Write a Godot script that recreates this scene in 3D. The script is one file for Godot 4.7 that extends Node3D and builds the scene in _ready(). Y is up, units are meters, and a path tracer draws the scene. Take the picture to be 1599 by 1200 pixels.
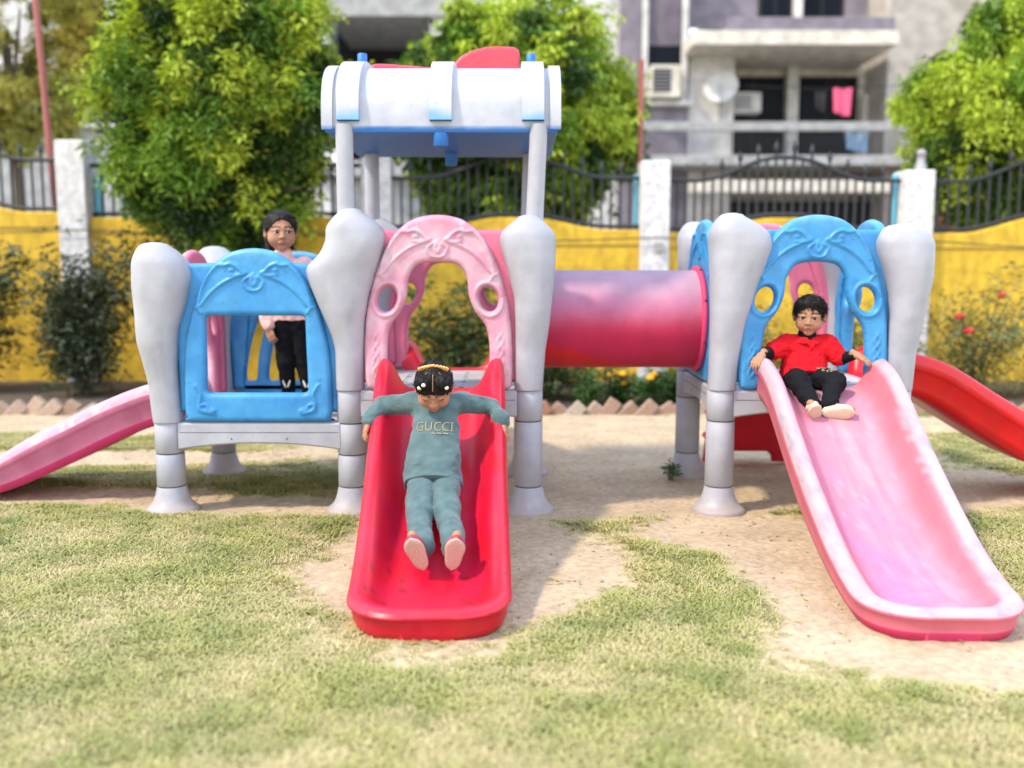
extends Node3D

# ---------------------------------------------------------------- helpers
var rng := RandomNumberGenerator.new()
var M := {}                                     # materials by name
var none: Callable                              # no paint function
const ZF := -4.46                               # front row of posts
const ZR := -5.29                               # rear row of posts
const HI := 0.578                               # middle and right decks
const LO := 0.425                               # left deck

class Sdf:                                      # a signed distance grid that is meshed as surface nets
	var o: Vector3
	var n: Vector3i
	var c: float
	var v: PackedFloat32Array
	func _init(lo: Vector3, hi: Vector3, cell: float) -> void:
		o = lo
		c = cell
		n = Vector3i(((hi - lo) / cell).ceil()) + Vector3i.ONE
		v.resize(n.x * n.y * n.z)
		v.fill(1.0)
	func cap(a: Vector3, b: Vector3, ra: float, rb: float, k := 0.02, sub := false) -> void:
		var m := maxf(ra, rb) + k + 2.5 * c
		var lo := Vector3i(((a.min(b) - Vector3.ONE * m - o) / c).floor()).clamp(Vector3i.ZERO, n - Vector3i.ONE)
		var hi := Vector3i(((a.max(b) + Vector3.ONE * m - o) / c).ceil()).clamp(Vector3i.ZERO, n - Vector3i.ONE)
		var ab := b - a
		var inv := 1.0 / maxf(ab.length_squared(), 1e-9)
		var dr := rb - ra
		for z in range(lo.z, hi.z + 1):
			for y in range(lo.y, hi.y + 1):
				var i := (z * n.y + y) * n.x + lo.x
				var p := o + Vector3(lo.x, y, z) * c - a
				for x in range(lo.x, hi.x + 1):
					var t := clampf(p.dot(ab) * inv, 0.0, 1.0)
					var d := (p - ab * t).length() - ra - dr * t
					var w := v[i]
					if sub:
						d = -d
						var h := maxf(k - absf(w - d), 0.0) / k
						v[i] = maxf(w, d) + h * h * k * 0.25
					else:
						var h := maxf(k - absf(w - d), 0.0) / k
						v[i] = minf(w, d) - h * h * k * 0.25
					i += 1
					p.x += c
	func ell(q: Vector3, r: Vector3, k := 0.02, sub := false) -> void:
		var g := r + Vector3.ONE * (k + 2.5 * c)
		var lo := Vector3i(((q - g - o) / c).floor()).clamp(Vector3i.ZERO, n - Vector3i.ONE)
		var hi := Vector3i(((q + g - o) / c).ceil()).clamp(Vector3i.ZERO, n - Vector3i.ONE)
		var r2 := r * r
		for z in range(lo.z, hi.z + 1):
			for y in range(lo.y, hi.y + 1):
				var i := (z * n.y + y) * n.x + lo.x
				var p := o + Vector3(lo.x, y, z) * c - q
				for x in range(lo.x, hi.x + 1):
					var k0 := (p / r).length()
					var k1 := (p / r2).length()
					var d := k0 * (k0 - 1.0) / maxf(k1, 1e-6) if k0 > 0.05 else -minf(r.x, minf(r.y, r.z))
					var w := v[i]
					if sub:
						d = -d
						var h := maxf(k - absf(w - d), 0.0) / k
						v[i] = maxf(w, d) + h * h * k * 0.25
					else:
						var h := maxf(k - absf(w - d), 0.0) / k
						v[i] = minf(w, d) - h * h * k * 0.25
					i += 1
					p.x += c
	func rough(f: FastNoiseLite, amp: float, stretch := Vector3.ONE) -> void:
		var i := 0
		var band := amp * 1.5 + 3.0 * c
		for z in n.z:
			for y in n.y:
				for x in n.x:
					if absf(v[i]) < band:
						var p := (o + Vector3(x, y, z) * c) * stretch
						v[i] += amp * f.get_noise_3d(p.x, p.y, p.z)
					i += 1
	func at(p: Vector3) -> float:
		var g := (p - o) / c
		var q := Vector3i(g.floor()).clamp(Vector3i.ZERO, n - Vector3i.ONE * 2)
		var f := (g - Vector3(q)).clamp(Vector3.ZERO, Vector3.ONE)
		var i := (q.z * n.y + q.y) * n.x + q.x
		var k := n.x * n.y
		var a := lerpf(lerpf(v[i], v[i + 1], f.x), lerpf(v[i + n.x], v[i + n.x + 1], f.x), f.y)
		var b := lerpf(lerpf(v[i + k], v[i + k + 1], f.x), lerpf(v[i + k + n.x], v[i + k + n.x + 1], f.x), f.y)
		return lerpf(a, b, f.z)
	func cut(at_: Vector3, out: Vector3) -> void:        # trims everything beyond a plane, as a hem does
		var i := 0
		for z in n.z:
			for y in n.y:
				var d := (o + Vector3(0, y, z) * c - at_).dot(out)
				for x in n.x:
					if v[i] < 0.2: v[i] = maxf(v[i], d)
					i += 1
					d += out.x * c
	# appends to d = [vertices, normals, colours, indices]
	func nets(d: Array, xf: Transform3D, paint: Callable) -> void:
		var V: PackedVector3Array = d[0]
		var N: PackedVector3Array = d[1]
		var C: PackedColorArray = d[2]
		var I: PackedInt32Array = d[3]
		var id := PackedInt32Array()
		id.resize(v.size())
		id.fill(-1)
		var sx := 1
		var sy := n.x
		var sz := n.x * n.y
		for z in n.z - 1:
			for y in n.y - 1:
				var i := z * sz + y * sy
				for x in n.x - 1:
					var a := v[i]
					var b := v[i + sx]
					var e := v[i + sy]
					var f := v[i + sx + sy]
					var g := v[i + sz]
					var h := v[i + sz + sx]
					var j := v[i + sz + sy]
					var k := v[i + sz + sx + sy]
					var lo := minf(minf(minf(a, b), minf(e, f)), minf(minf(g, h), minf(j, k)))
					if lo < 0.0 and maxf(maxf(maxf(a, b), maxf(e, f)), maxf(maxf(g, h), maxf(j, k))) >= 0.0:
						var s := Vector3.ZERO
						var m := 0
						if (a < 0.0) != (b < 0.0): s += Vector3(a / (a - b), 0, 0); m += 1
						if (e < 0.0) != (f < 0.0): s += Vector3(e / (e - f), 1, 0); m += 1
						if (g < 0.0) != (h < 0.0): s += Vector3(g / (g - h), 0, 1); m += 1
						if (j < 0.0) != (k < 0.0): s += Vector3(j / (j - k), 1, 1); m += 1
						if (a < 0.0) != (e < 0.0): s += Vector3(0, a / (a - e), 0); m += 1
						if (b < 0.0) != (f < 0.0): s += Vector3(1, b / (b - f), 0); m += 1
						if (g < 0.0) != (j < 0.0): s += Vector3(0, g / (g - j), 1); m += 1
						if (h < 0.0) != (k < 0.0): s += Vector3(1, h / (h - k), 1); m += 1
						if (a < 0.0) != (g < 0.0): s += Vector3(0, 0, a / (a - g)); m += 1
						if (b < 0.0) != (h < 0.0): s += Vector3(1, 0, b / (b - h)); m += 1
						if (e < 0.0) != (j < 0.0): s += Vector3(0, 1, e / (e - j)); m += 1
						if (f < 0.0) != (k < 0.0): s += Vector3(1, 1, f / (f - k)); m += 1
						var p := o + (Vector3(x, y, z) + s / m) * c
						var q := Vector3(b + f + h + k - a - e - g - j, e + f + j + k - a - b - g - h, g + h + j + k - a - b - e - f)
						id[i] = V.size()
						V.append(xf * p)
						N.append((xf.basis * q).normalized())
						C.append(paint.call(p) if paint.is_valid() else Color.WHITE)
					i += 1
		for z in range(1, n.z - 1):
			for y in range(1, n.y - 1):
				var i := z * sz + y * sy + 1
				for x in range(1, n.x - 1):
					var a := v[i] < 0.0
					if a != (v[i + sx] < 0.0): four(V, N, I, id[i], id[i - sy], id[i - sy - sz], id[i - sz])
					if a != (v[i + sy] < 0.0): four(V, N, I, id[i], id[i - sx], id[i - sx - sz], id[i - sz])
					if a != (v[i + sz] < 0.0): four(V, N, I, id[i], id[i - sx], id[i - sx - sy], id[i - sy])
					i += 1
		d[0] = V
		d[1] = N
		d[2] = C
		d[3] = I
	func four(V: PackedVector3Array, N: PackedVector3Array, I: PackedInt32Array, a: int, b: int, e: int, f: int) -> void:
		if a < 0 or b < 0 or e < 0 or f < 0:
			return
		if (V[e] - V[a]).cross(V[b] - V[a]).dot(N[a] + N[b] + N[e] + N[f]) > 0.0:
			I.append_array(PackedInt32Array([a, b, e, a, e, f]))
		else:
			I.append_array(PackedInt32Array([a, e, b, a, f, e]))

func newd() -> Array:
	return [PackedVector3Array(), PackedVector3Array(), PackedColorArray(), PackedInt32Array()]

func dmesh(d: Array) -> ArrayMesh:
	var a := []
	a.resize(Mesh.ARRAY_MAX)
	a[Mesh.ARRAY_VERTEX] = d[0]
	a[Mesh.ARRAY_NORMAL] = d[1]
	a[Mesh.ARRAY_COLOR] = d[2]
	a[Mesh.ARRAY_INDEX] = d[3]
	var m := ArrayMesh.new()
	m.add_surface_from_arrays(Mesh.PRIMITIVE_TRIANGLES, a)
	return m

func tag(o: Node, label := "", category := "", group := "", kind := "") -> Node:
	if label: o.set_meta("label", label)
	if category: o.set_meta("category", category)
	if group: o.set_meta("group", group)
	if kind or category: o.set_meta("kind", kind if kind else "thing")
	return o

var used := {}
func nm(parent: Node, called: String) -> String:      # a name with _001 where it is taken
	var key := str(parent.get_instance_id()) + called
	var k: int = used.get(key, 0)
	used[key] = k + 1
	return called if k == 0 else "%s_%03d" % [called, k]

func put(called: String, mesh: Mesh, mat: Material, parent: Node = self, xf := Transform3D()) -> MeshInstance3D:
	var o := MeshInstance3D.new()
	o.name = nm(parent, called)
	o.mesh = mesh
	o.material_override = mat
	o.transform = xf
	parent.add_child(o, true)
	return o

func obj(called: String, st: SurfaceTool, mat: Material, parent: Node = self, xf := Transform3D()) -> MeshInstance3D:
	return put(called, done(st), mat, parent, xf)

func base(called: String, where: Vector3, label: String, category: String, group := "") -> Node3D:
	var o := Node3D.new()
	o.name = nm(self, called)
	add_child(o, true)
	o.position = where
	tag(o, label, category, group)
	return o

func ns() -> SurfaceTool:
	var st := SurfaceTool.new()
	st.begin(Mesh.PRIMITIVE_TRIANGLES)
	st.set_smooth_group(0)
	st.set_color(Color.WHITE)
	return st

func done(st: SurfaceTool) -> ArrayMesh:
	st.generate_normals()
	st.index()
	return st.commit()

func painted(st: SurfaceTool, paint: Callable) -> ArrayMesh:        # wear by place: the paint function gives a factor for each vertex
	var a: Array = done(st).surface_get_arrays(0)
	return repaint(a, paint)

func repaint(a: Array, paint: Callable) -> ArrayMesh:
	var V: PackedVector3Array = a[Mesh.ARRAY_VERTEX]
	var K := PackedColorArray()
	K.resize(V.size())
	for i in V.size(): K[i] = paint.call(V[i])
	a[Mesh.ARRAY_COLOR] = K
	var m := ArrayMesh.new()
	m.add_surface_from_arrays(Mesh.PRIMITIVE_TRIANGLES, a)
	return m

func tri(st: SurfaceTool, a: Vector3, b: Vector3, c: Vector3) -> void:   # counter-clockwise from outside
	st.add_vertex(a)
	st.add_vertex(c)
	st.add_vertex(b)

func quad(st: SurfaceTool, a: Vector3, b: Vector3, c: Vector3, d: Vector3) -> void:
	tri(st, a, b, c)
	tri(st, a, c, d)

func cquad(st: SurfaceTool, p: Array, k: Array) -> void:                 # a quad with a colour at each corner
	for i in [0, 2, 1, 0, 3, 2]:
		st.set_color(k[i])
		st.add_vertex(p[i])

func loft(st: SurfaceTool, rings: Array, close := true) -> void:
	var m: int = rings[0].size()
	for i in rings.size() - 1:
		var a: PackedVector3Array = rings[i]
		var b: PackedVector3Array = rings[i + 1]
		for j in m:
			var k := (j + 1) % m
			quad(st, a[j], a[k], b[k], b[j])
	if close:
		for e in 2:
			var r: PackedVector3Array = rings[0] if e == 0 else rings[-1]
			var mid := Vector3.ZERO
			for p in r: mid += p
			mid /= m
			st.set_smooth_group(-1)
			for j in m:
				var k := (j + 1) % m
				if e == 0: tri(st, mid, r[k], r[j])
				else: tri(st, mid, r[j], r[k])
			st.set_smooth_group(0)

func ring(mid: Vector3, u: Vector3, w: Vector3, m := 20, e := 2.0) -> PackedVector3Array:   # superellipse; u x w points along the loft
	var r := PackedVector3Array()
	for j in m:
		var t := TAU * j / m
		var cs := cos(t)
		var sn := sin(t)
		r.append(mid + u * signf(cs) * pow(absf(cs), 2.0 / e) + w * signf(sn) * pow(absf(sn), 2.0 / e))
	return r

func lathe(st: SurfaceTool, at: Vector3, prof: Array, m := 24, close := true) -> void:     # prof: radius, height pairs, bottom to top
	var rings := []
	for i in range(0, prof.size(), 2):
		rings.append(ring(at + Vector3(0, prof[i + 1], 0), Vector3(prof[i], 0, 0), Vector3(0, 0, -prof[i]), m))
	loft(st, rings, close)

func tube(st: SurfaceTool, pts: Array, r0: float, r1: float, m := 8, close := true) -> void:
	var rings := []
	var u := Vector3.ZERO
	for i in pts.size():
		var t: Vector3 = (pts[mini(i + 1, pts.size() - 1)] - pts[maxi(i - 1, 0)]).normalized()
		if u == Vector3.ZERO:
			u = t.cross(Vector3.RIGHT if absf(t.x) < 0.8 else Vector3.UP).normalized()
		u = (u - t * u.dot(t)).normalized()
		var r := lerpf(r0, r1, float(i) / (pts.size() - 1))
		rings.append(ring(pts[i], u * r, t.cross(u) * r, m))
	loft(st, rings, close)

func rbox(st: SurfaceTool, c: Vector3, s: Vector3, b := 0.01, xf := Transform3D()) -> void:   # a box with chamfered edges
	b = minf(b, minf(s.x, minf(s.y, s.z)) * 0.45)
	var h := s * 0.5
	var rings := []
	for k in 4:
		var g := b if k == 0 or k == 3 else 0.0
		var y: float = [-h.y, -h.y + b, h.y - b, h.y][k]
		var x := h.x - g
		var z := h.z - g
		var e := b * (1.0 if g == 0.0 else 0.6)
		var r := PackedVector3Array()
		for q in [[x - e, z], [x, z - e], [x, -z + e], [x - e, -z], [-x + e, -z], [-x, -z + e], [-x, z - e], [-x + e, z]]:
			r.append(xf * (c + Vector3(q[0], y, q[1])))
		rings.append(r)
	st.set_smooth_group(-1)
	loft(st, rings)
	st.set_smooth_group(0)

func box(called: String, c: Vector3, s: Vector3, mat: Material, parent: Node = self, b := 0.008) -> MeshInstance3D:
	var st := ns()
	rbox(st, c, s, b)
	return obj(called, st, mat, parent)

func col(r: float, g: float, b: float) -> Color:      # a real-world (linear) base colour
	return Color(r, g, b).linear_to_srgb()

func noise(freq: float, sd := 1, oct := 3) -> FastNoiseLite:
	var f := FastNoiseLite.new()
	f.noise_type = FastNoiseLite.TYPE_SIMPLEX_SMOOTH
	f.seed = sd
	f.frequency = freq
	f.fractal_octaves = oct
	return f

func ntex(freq: float, sd: int, lo: float, hi: float, normal := 0.0, size := 512, oct := 4) -> NoiseTexture2D:
	var t := NoiseTexture2D.new()
	t.width = size
	t.height = size
	t.seamless = true
	t.noise = noise(freq, sd, oct)
	if normal > 0.0:
		t.as_normal_map = true
		t.bump_strength = normal
	else:
		var g := Gradient.new()
		g.set_color(0, Color(lo, lo, lo))
		g.set_color(1, Color(hi, hi, hi))
		t.color_ramp = g
	return t

func mat(called: String, c: Color, rough := 0.5, tex: Texture2D = null, scale := 1.0, nrm: Texture2D = null, nscale := 0.4, vcol := false) -> StandardMaterial3D:
	var m := StandardMaterial3D.new()
	m.albedo_color = c
	m.roughness = rough
	m.vertex_color_use_as_albedo = vcol
	if tex:
		m.albedo_texture = tex
	if nrm:
		m.normal_enabled = true
		m.normal_texture = nrm
		m.normal_scale = nscale
	if tex or nrm:
		m.uv1_triplanar = true
		m.uv1_world_triplanar = true
		m.uv1_scale = Vector3.ONE * scale
	M[called] = m
	return m

func scuffs() -> ImageTexture:                         # paint wear: pale clouds, short dark scratches and specks
	var im := Image.create(1024, 1024, false, Image.FORMAT_RGB8)
	var f := noise(0.006, 5, 4)
	var n := f.get_seamless_image(1024, 1024)
	n.convert(Image.FORMAT_RGB8)
	for y in 1024:
		for x in 1024:
			var k := n.get_pixel(x, y).r
			k = 0.89 + 0.11 * k
			im.set_pixel(x, y, Color(k, k, k))
	for i in 110:
		var p := Vector2(rng.randf() * 1024, rng.randf() * 1024)
		var d := Vector2.from_angle(rng.randf() * TAU)
		var k := rng.randf_range(0.6, 0.85)
		for s in rng.randi_range(2, 26):
			p += d
			d = d.rotated(rng.randf_range(-0.2, 0.2))
			im.set_pixel(posmod(int(p.x), 1024), posmod(int(p.y), 1024), Color(k, k, k))
			if s % 3 == 0: im.set_pixel(posmod(int(p.x) + 1, 1024), posmod(int(p.y), 1024), Color(k, k, k))
	return ImageTexture.create_from_image(im)

func materials() -> void:
	var sc := scuffs()
	var fine := ntex(0.06, 3, 0.0, 1.0, 2.0)
	var mott := ntex(0.02, 7, 0.78, 1.0)
	var plast := ntex(0.03, 9, 0.0, 1.0, 1.0)
	mat("grey", col(0.4, 0.395, 0.44), 0.55, sc, 1.1, plast, 0.12, true)
	mat("deck", col(0.5, 0.48, 0.5), 0.6, sc, 0.9, plast, 0.2)
	mat("blue", col(1, 1, 1), 0.45, sc, 1.3, plast, 0.1, true)
	mat("pink", col(1, 1, 1), 0.62, sc, 1.2, plast, 0.1, true)
	mat("red", col(1, 1, 1), 0.38, sc, 1.0, plast, 0.12, true)
	mat("worn", col(1, 1, 1), 0.68, sc, 1.0, plast, 0.15, true)
	mat("dark_gap", col(0.03, 0.03, 0.035), 0.8)
	mat("iron", col(0.022, 0.024, 0.028), 0.55)
	mat("yellow", col(0.8, 0.5, 0.04), 0.85, ntex(0.02, 17, 0.76, 1.0, 0.0, 512, 5), 0.45, fine, 0.35).uv1_scale = Vector3(0.7, 0.35, 0.7)
	mat("plaster", col(0.78, 0.75, 0.75), 0.9, mott, 0.8, fine, 0.8)
	mat("white_wall", col(0.72, 0.69, 0.66), 0.9, mott, 0.25)
	mat("lavender", col(0.26, 0.225, 0.265), 0.9, mott, 0.25)
	mat("lavender_dark", col(0.17, 0.14, 0.17), 0.9, mott, 0.25)
	mat("cream", col(0.75, 0.68, 0.58), 0.85, mott, 0.3)
	mat("concrete", col(0.42, 0.41, 0.4), 0.9, mott, 0.3)
	mat("dark_wall", col(0.015, 0.014, 0.015), 0.8)
	var g := mat("window_glass", col(0.008, 0.01, 0.016), 0.2)
	g.metallic_specular = 0.15
	mat("deep_blue", col(0.014, 0.135, 0.43), 0.45)
	mat("light_blue", col(0.16, 0.5, 0.66), 0.5)
	mat("pole_red", col(0.32, 0.09, 0.08), 0.6)
	mat("steel", col(0.3, 0.29, 0.3), 0.5)
	mat("cloth_pink", col(0.75, 0.1, 0.2), 0.9)
	mat("cloth_blue", col(0.3, 0.45, 0.65), 0.9)
	mat("brick", col(1, 1, 1), 0.95, mott, 3.0, fine, 0.8, true)
	mat("bark", col(0.13, 0.095, 0.065), 0.95, mott, 4.0, fine, 1.0)
	for k in ["leaf", "petal"]:
		var m := mat(k, Color.WHITE, 0.55, null, 1, null, 1, true)
		m.backlight_enabled = true
		m.backlight = col(0.25, 0.3, 0.03) if k == "leaf" else col(0.08, 0.05, 0.02)
		m.cull_mode = BaseMaterial3D.CULL_DISABLED
	mat("soil", Color.WHITE, 0.98, ntex(0.03, 21, 0.8, 1.0, 0, 1024, 5), 0.7, ntex(0.06, 22, 0, 1, 4.0, 1024, 5), 0.5, true)
	var sk := mat("skin", Color.WHITE, 0.68, null, 1, null, 1, true)
	sk.metallic_specular = 0.3
	sk.subsurf_scatter_enabled = true
	sk.subsurf_scatter_strength = 0.08
	var nap := ntex(0.02, 37, 0.72, 1.0, 0.0, 256, 2)
	var weave := ntex(0.25, 31, 0, 1, 3.0, 256, 2)
	for k in ["velvet", "red_cotton", "black_knit", "pink_cotton"]:
		var c: Color = {"velvet": col(0.1, 0.165, 0.17), "red_cotton": col(0.6, 0.012, 0.02), "black_knit": col(0.012, 0.012, 0.014), "pink_cotton": col(0.86, 0.5, 0.46)}[k]
		var m := mat(k, c, 0.85, nap if k == "velvet" else null, 2.6 if k == "velvet" else 9.0, weave, 0.12)
		m.rim_enabled = true
		m.rim = 0.9 if k == "velvet" else 0.08
		m.rim_tint = 0.5
		m.metallic_specular = 0.35 if k == "velvet" else 0.12
	mat("hair", col(0.012, 0.009, 0.008), 0.5, null, 9.0, ntex(0.1, 33, 0, 1, 5.0, 256, 3), 0.5).metallic_specular = 0.3
	mat("eye_white", col(0.45, 0.41, 0.39), 0.35)
	mat("eye_dark", col(0.012, 0.008, 0.006), 0.3)
	mat("gold", col(0.5, 0.4, 0.25), 0.4).metallic = 0.6
	mat("sole", col(0.62, 0.42, 0.33), 0.8, mott, 12.0, fine, 0.8)
	mat("sole_cream", col(0.74, 0.58, 0.4), 0.8, mott, 12.0)
	mat("shoe_maroon", col(0.3, 0.03, 0.06), 0.6)
	mat("shoe_cream", col(0.7, 0.5, 0.36), 0.7)
	mat("clip", col(0.72, 0.36, 0.1), 0.5)
	mat("bead", col(0.72, 0.7, 0.55), 0.35)

# ---------------------------------------------------------------- play structure parts
const A_PROF := [0.425, -0.073, 0.058, 0.488, -0.078, 0.056, 0.551, -0.082, 0.054, 0.614, -0.086, 0.052, 0.676, -0.096, 0.050, 0.739, -0.108, 0.054, 0.802, -0.121, 0.059, 0.865, -0.125, 0.067, 0.928, -0.128, 0.089, 0.991, -0.133, 0.108, 1.053, -0.138, 0.123, 1.116, -0.138, 0.135, 1.179, -0.131, 0.109, 1.242, -0.100, 0.046]
const B_PROF := [0.578, -0.069, 0.064, 0.641, -0.069, 0.066, 0.704, -0.068, 0.068, 0.767, -0.068, 0.070, 0.830, -0.081, 0.073, 0.893, -0.104, 0.076, 0.956, -0.130, 0.087, 1.019, -0.156, 0.100, 1.082, -0.181, 0.121, 1.145, -0.190, 0.142, 1.208, -0.132, 0.161, 1.271, -0.103, 0.175, 1.334, -0.094, 0.155, 1.397, -0.040, 0.078]
const C_PROF := [0.578, -0.061, 0.071, 0.639, -0.060, 0.075, 0.699, -0.060, 0.079, 0.760, -0.059, 0.083, 0.821, -0.058, 0.092, 0.881, -0.058, 0.101, 0.942, -0.060, 0.107, 1.003, -0.063, 0.113, 1.064, -0.077, 0.119, 1.124, -0.091, 0.126, 1.185, -0.109, 0.129, 1.246, -0.128, 0.130, 1.306, -0.122, 0.121, 1.367, -0.058, 0.060]
const E_PROF := [0.578, -0.066, 0.065, 0.639, -0.064, 0.066, 0.701, -0.064, 0.070, 0.762, -0.064, 0.077, 0.823, -0.064, 0.085, 0.885, -0.065, 0.093, 0.946, -0.066, 0.110, 1.007, -0.067, 0.127, 1.068, -0.068, 0.147, 1.130, -0.070, 0.172, 1.191, -0.072, 0.192, 1.252, -0.074, 0.212, 1.314, -0.075, 0.184, 1.375, -0.044, 0.086]
const F_PROF := [0.578, -0.065, 0.064, 0.636, -0.065, 0.066, 0.693, -0.067, 0.068, 0.751, -0.068, 0.070, 0.808, -0.067, 0.078, 0.866, -0.066, 0.086, 0.923, -0.064, 0.093, 0.981, -0.068, 0.103, 1.038, -0.075, 0.114, 1.096, -0.088, 0.126, 1.153, -0.107, 0.128, 1.211, -0.128, 0.130, 1.268, -0.134, 0.124, 1.326, -0.106, 0.080]

func bone_post(root: Node3D, x: float, prof: Array, rear: bool, joints: Array) -> void:
	var z := ZR if rear else ZF
	var k := prof.size() / 3
	var rings := []
	var steps := 40
	var cv := Curve2D.new()                 # smooths left and right edges by height
	for i in steps + 3:
		var t := minf(float(i) / steps, 1.0) * (k - 1)
		var a := mini(int(t), k - 2)
		var f := t - a
		var q := []
		for w in 3:
			var p0: float = prof[maxi(a - 1, 0) * 3 + w]
			var p1: float = prof[a * 3 + w]
			var p2: float = prof[(a + 1) * 3 + w]
			var p3: float = prof[mini(a + 2, k - 1) * 3 + w]
			q.append(cubic_interpolate(p1, p2, p0, p3, f))
		var t2 := minf(float(i) / steps, 1.0) * 13.0
		var b := mini(int(t2), 12)
		var zo: float = -lerpf(A_PROF[b * 3 + 1], A_PROF[b * 3 + 4], t2 - b)
		var zi: float = lerpf(A_PROF[b * 3 + 2], A_PROF[b * 3 + 5], t2 - b)
		var h: float = q[0]
		var s := 1.0
		if i > steps:                       # a softly domed top
			s = [0.72, 0.3][i - steps - 1]
			h += [0.012, 0.019][i - steps - 1]
		elif i == steps:
			s = 0.94
		var cx: float = x + (q[1] + q[2]) * 0.5
		var cz := z + (zo - zi) * 0.5 * (-1.0 if rear else 1.0)
		rings.append(ring(Vector3(cx, h, cz), Vector3((q[2] - q[1]) * 0.5 * s, 0, 0), Vector3(0, 0, -(zo + zi) * 0.5 * s), 28, 2.35))
	var st := ns()
	loft(st, rings)
	var post := put("post", painted(st, grey_wear), M.grey, root)
	var lx: float = x + (prof[1] + prof[2]) * 0.5
	var leg := ns()
	var pr := []
	var r := 0.0672
	var low := 0.115
	var js: Array = joints.duplicate()
	js.append(prof[0])
	var y0 := low
	for j in js:
		pr.append_array([r - 0.006, y0 + 0.001, r, y0 + 0.006, r * 0.985, j - 0.006, r - 0.006, j - 0.001])
		y0 = j
	lathe(leg, Vector3(lx, 0, z), pr, 28)
	put("leg", painted(leg, grey_wear), M.grey, post)
	var gap := ns()
	for j in [low] + js:
		lathe(gap, Vector3(lx, j, z), [r - 0.0075, -0.004, r - 0.004, -0.003, r - 0.004, 0.003, r - 0.0075, 0.004], 28)
	obj("joint", gap, M.dark_gap, post)
	var ft := ns()
	lathe(ft, Vector3(lx, 0, z), [0.124, -0.03, 0.126, 0.0, 0.122, 0.008, 0.114, 0.014, 0.106, 0.02, 0.099, 0.027, 0.093, 0.034, 0.087, 0.044, 0.082, 0.055, 0.074, 0.08, 0.0685, 0.105, 0.066, 0.113], 32)
	put("foot", painted(ft, grey_wear), M.grey, post)

func dist_grid(outline: Array, holes: Array, cell: float) -> Array:     # [columns, rows, snapped points, signed distances]
	var lo := Vector2(1e9, 1e9)
	var hi := -lo
	for p in outline:
		lo = lo.min(p)
		hi = hi.max(p)
	lo -= Vector2.ONE * cell
	var nx := int((hi.x - lo.x) / cell) + 3
	var ny := int((hi.y - lo.y) / cell) + 3
	var segs := PackedVector2Array()
	for poly in [outline] + holes:
		for i in poly.size():
			segs.append(poly[i])
			segs.append(poly[(i + 1) % poly.size()])
	var P := PackedVector2Array()
	var D := PackedFloat32Array()
	for j in ny:
		for i in nx:
			var p := lo + Vector2(i, j) * cell
			var best := 1e9
			var at := p
			var inside := false
			for s in range(0, segs.size(), 2):
				var a := segs[s]
				var b := segs[s + 1]
				if (a.y > p.y) != (b.y > p.y) and p.x < (b.x - a.x) * (p.y - a.y) / (b.y - a.y) + a.x:
					inside = not inside
				var ab := b - a
				var q := a + ab * clampf((p - a).dot(ab) / maxf(ab.length_squared(), 1e-12), 0.0, 1.0)
				var e := p.distance_squared_to(q)
				if e < best:
					best = e
					at = q
			best = sqrt(best)
			if best < cell * 0.56:
				P.append(at)
				D.append(0.0)
			else:
				P.append(p)
				D.append(-best if inside else best)
	return [nx, ny, P, D]

# a pillow-edged moulded plate; reliefs are [points, half width, height]
func plate(st: SurfaceTool, outline: Array, holes: Array, r: float, reliefs: Array, paint: Callable, cell := 0.0068, z0 := 0.0) -> void:
	var g := dist_grid(outline, holes, cell)
	var nx: int = g[0]
	var ny: int = g[1]
	var P: PackedVector2Array = g[2]
	var D: PackedFloat32Array = g[3]
	var F := PackedVector3Array()
	var B := PackedVector3Array()
	for i in P.size():
		var e := minf(-D[i], r)
		var h := sqrt(maxf(r * r - (r - e) * (r - e), 0.0)) if e > 0.0 else 0.0
		var p := P[i]
		var add := 0.0
		if e > r * 0.3:
			for q in reliefs:
				var pts: Array = q[0]
				var w: float = q[1]
				for s in pts.size() - 1:
					var a: Vector2 = pts[s]
					var ab: Vector2 = pts[s + 1] - a
					var t := clampf((p - a).dot(ab) / maxf(ab.length_squared(), 1e-12), 0.0, 1.0)
					var dd := (p - a - ab * t).length() / w
					if dd < 1.0: add = maxf(add, q[2] * (1.0 - dd * dd))
		F.append(Vector3(p.x, p.y, z0 + h + add))
		B.append(Vector3(p.x, p.y, z0 - h))
	for j in ny - 1:
		for i in nx - 1:
			var q := [j * nx + i, j * nx + i + 1, (j + 1) * nx + i + 1, (j + 1) * nx + i]
			var ok := []
			var deep := false
			for k in q:
				if D[k] <= 0.0: ok.append(k)
				if D[k] < 0.0: deep = true
			if ok.size() < 3 or not deep and ok.size() < 4:
				continue
			if ok.size() == 4 and not deep:
				var m := (P[q[0]] + P[q[1]] + P[q[2]] + P[q[3]]) * 0.25
				if not Geometry2D.is_point_in_polygon(m, PackedVector2Array(outline)): continue
				var out := false
				for hh in holes:
					if Geometry2D.is_point_in_polygon(m, PackedVector2Array(hh)): out = true
				if out: continue
			for k in range(1, ok.size() - 1):
				var t := [ok[0], ok[k], ok[k + 1]]
				for w in [0, 2, 1]:
					if paint.is_valid(): st.set_color(paint.call(F[t[w]]))
					st.add_vertex(F[t[w]])
				for w in [0, 1, 2]:
					if paint.is_valid(): st.set_color(paint.call(B[t[w]]))
					st.add_vertex(B[t[w]])

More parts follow.
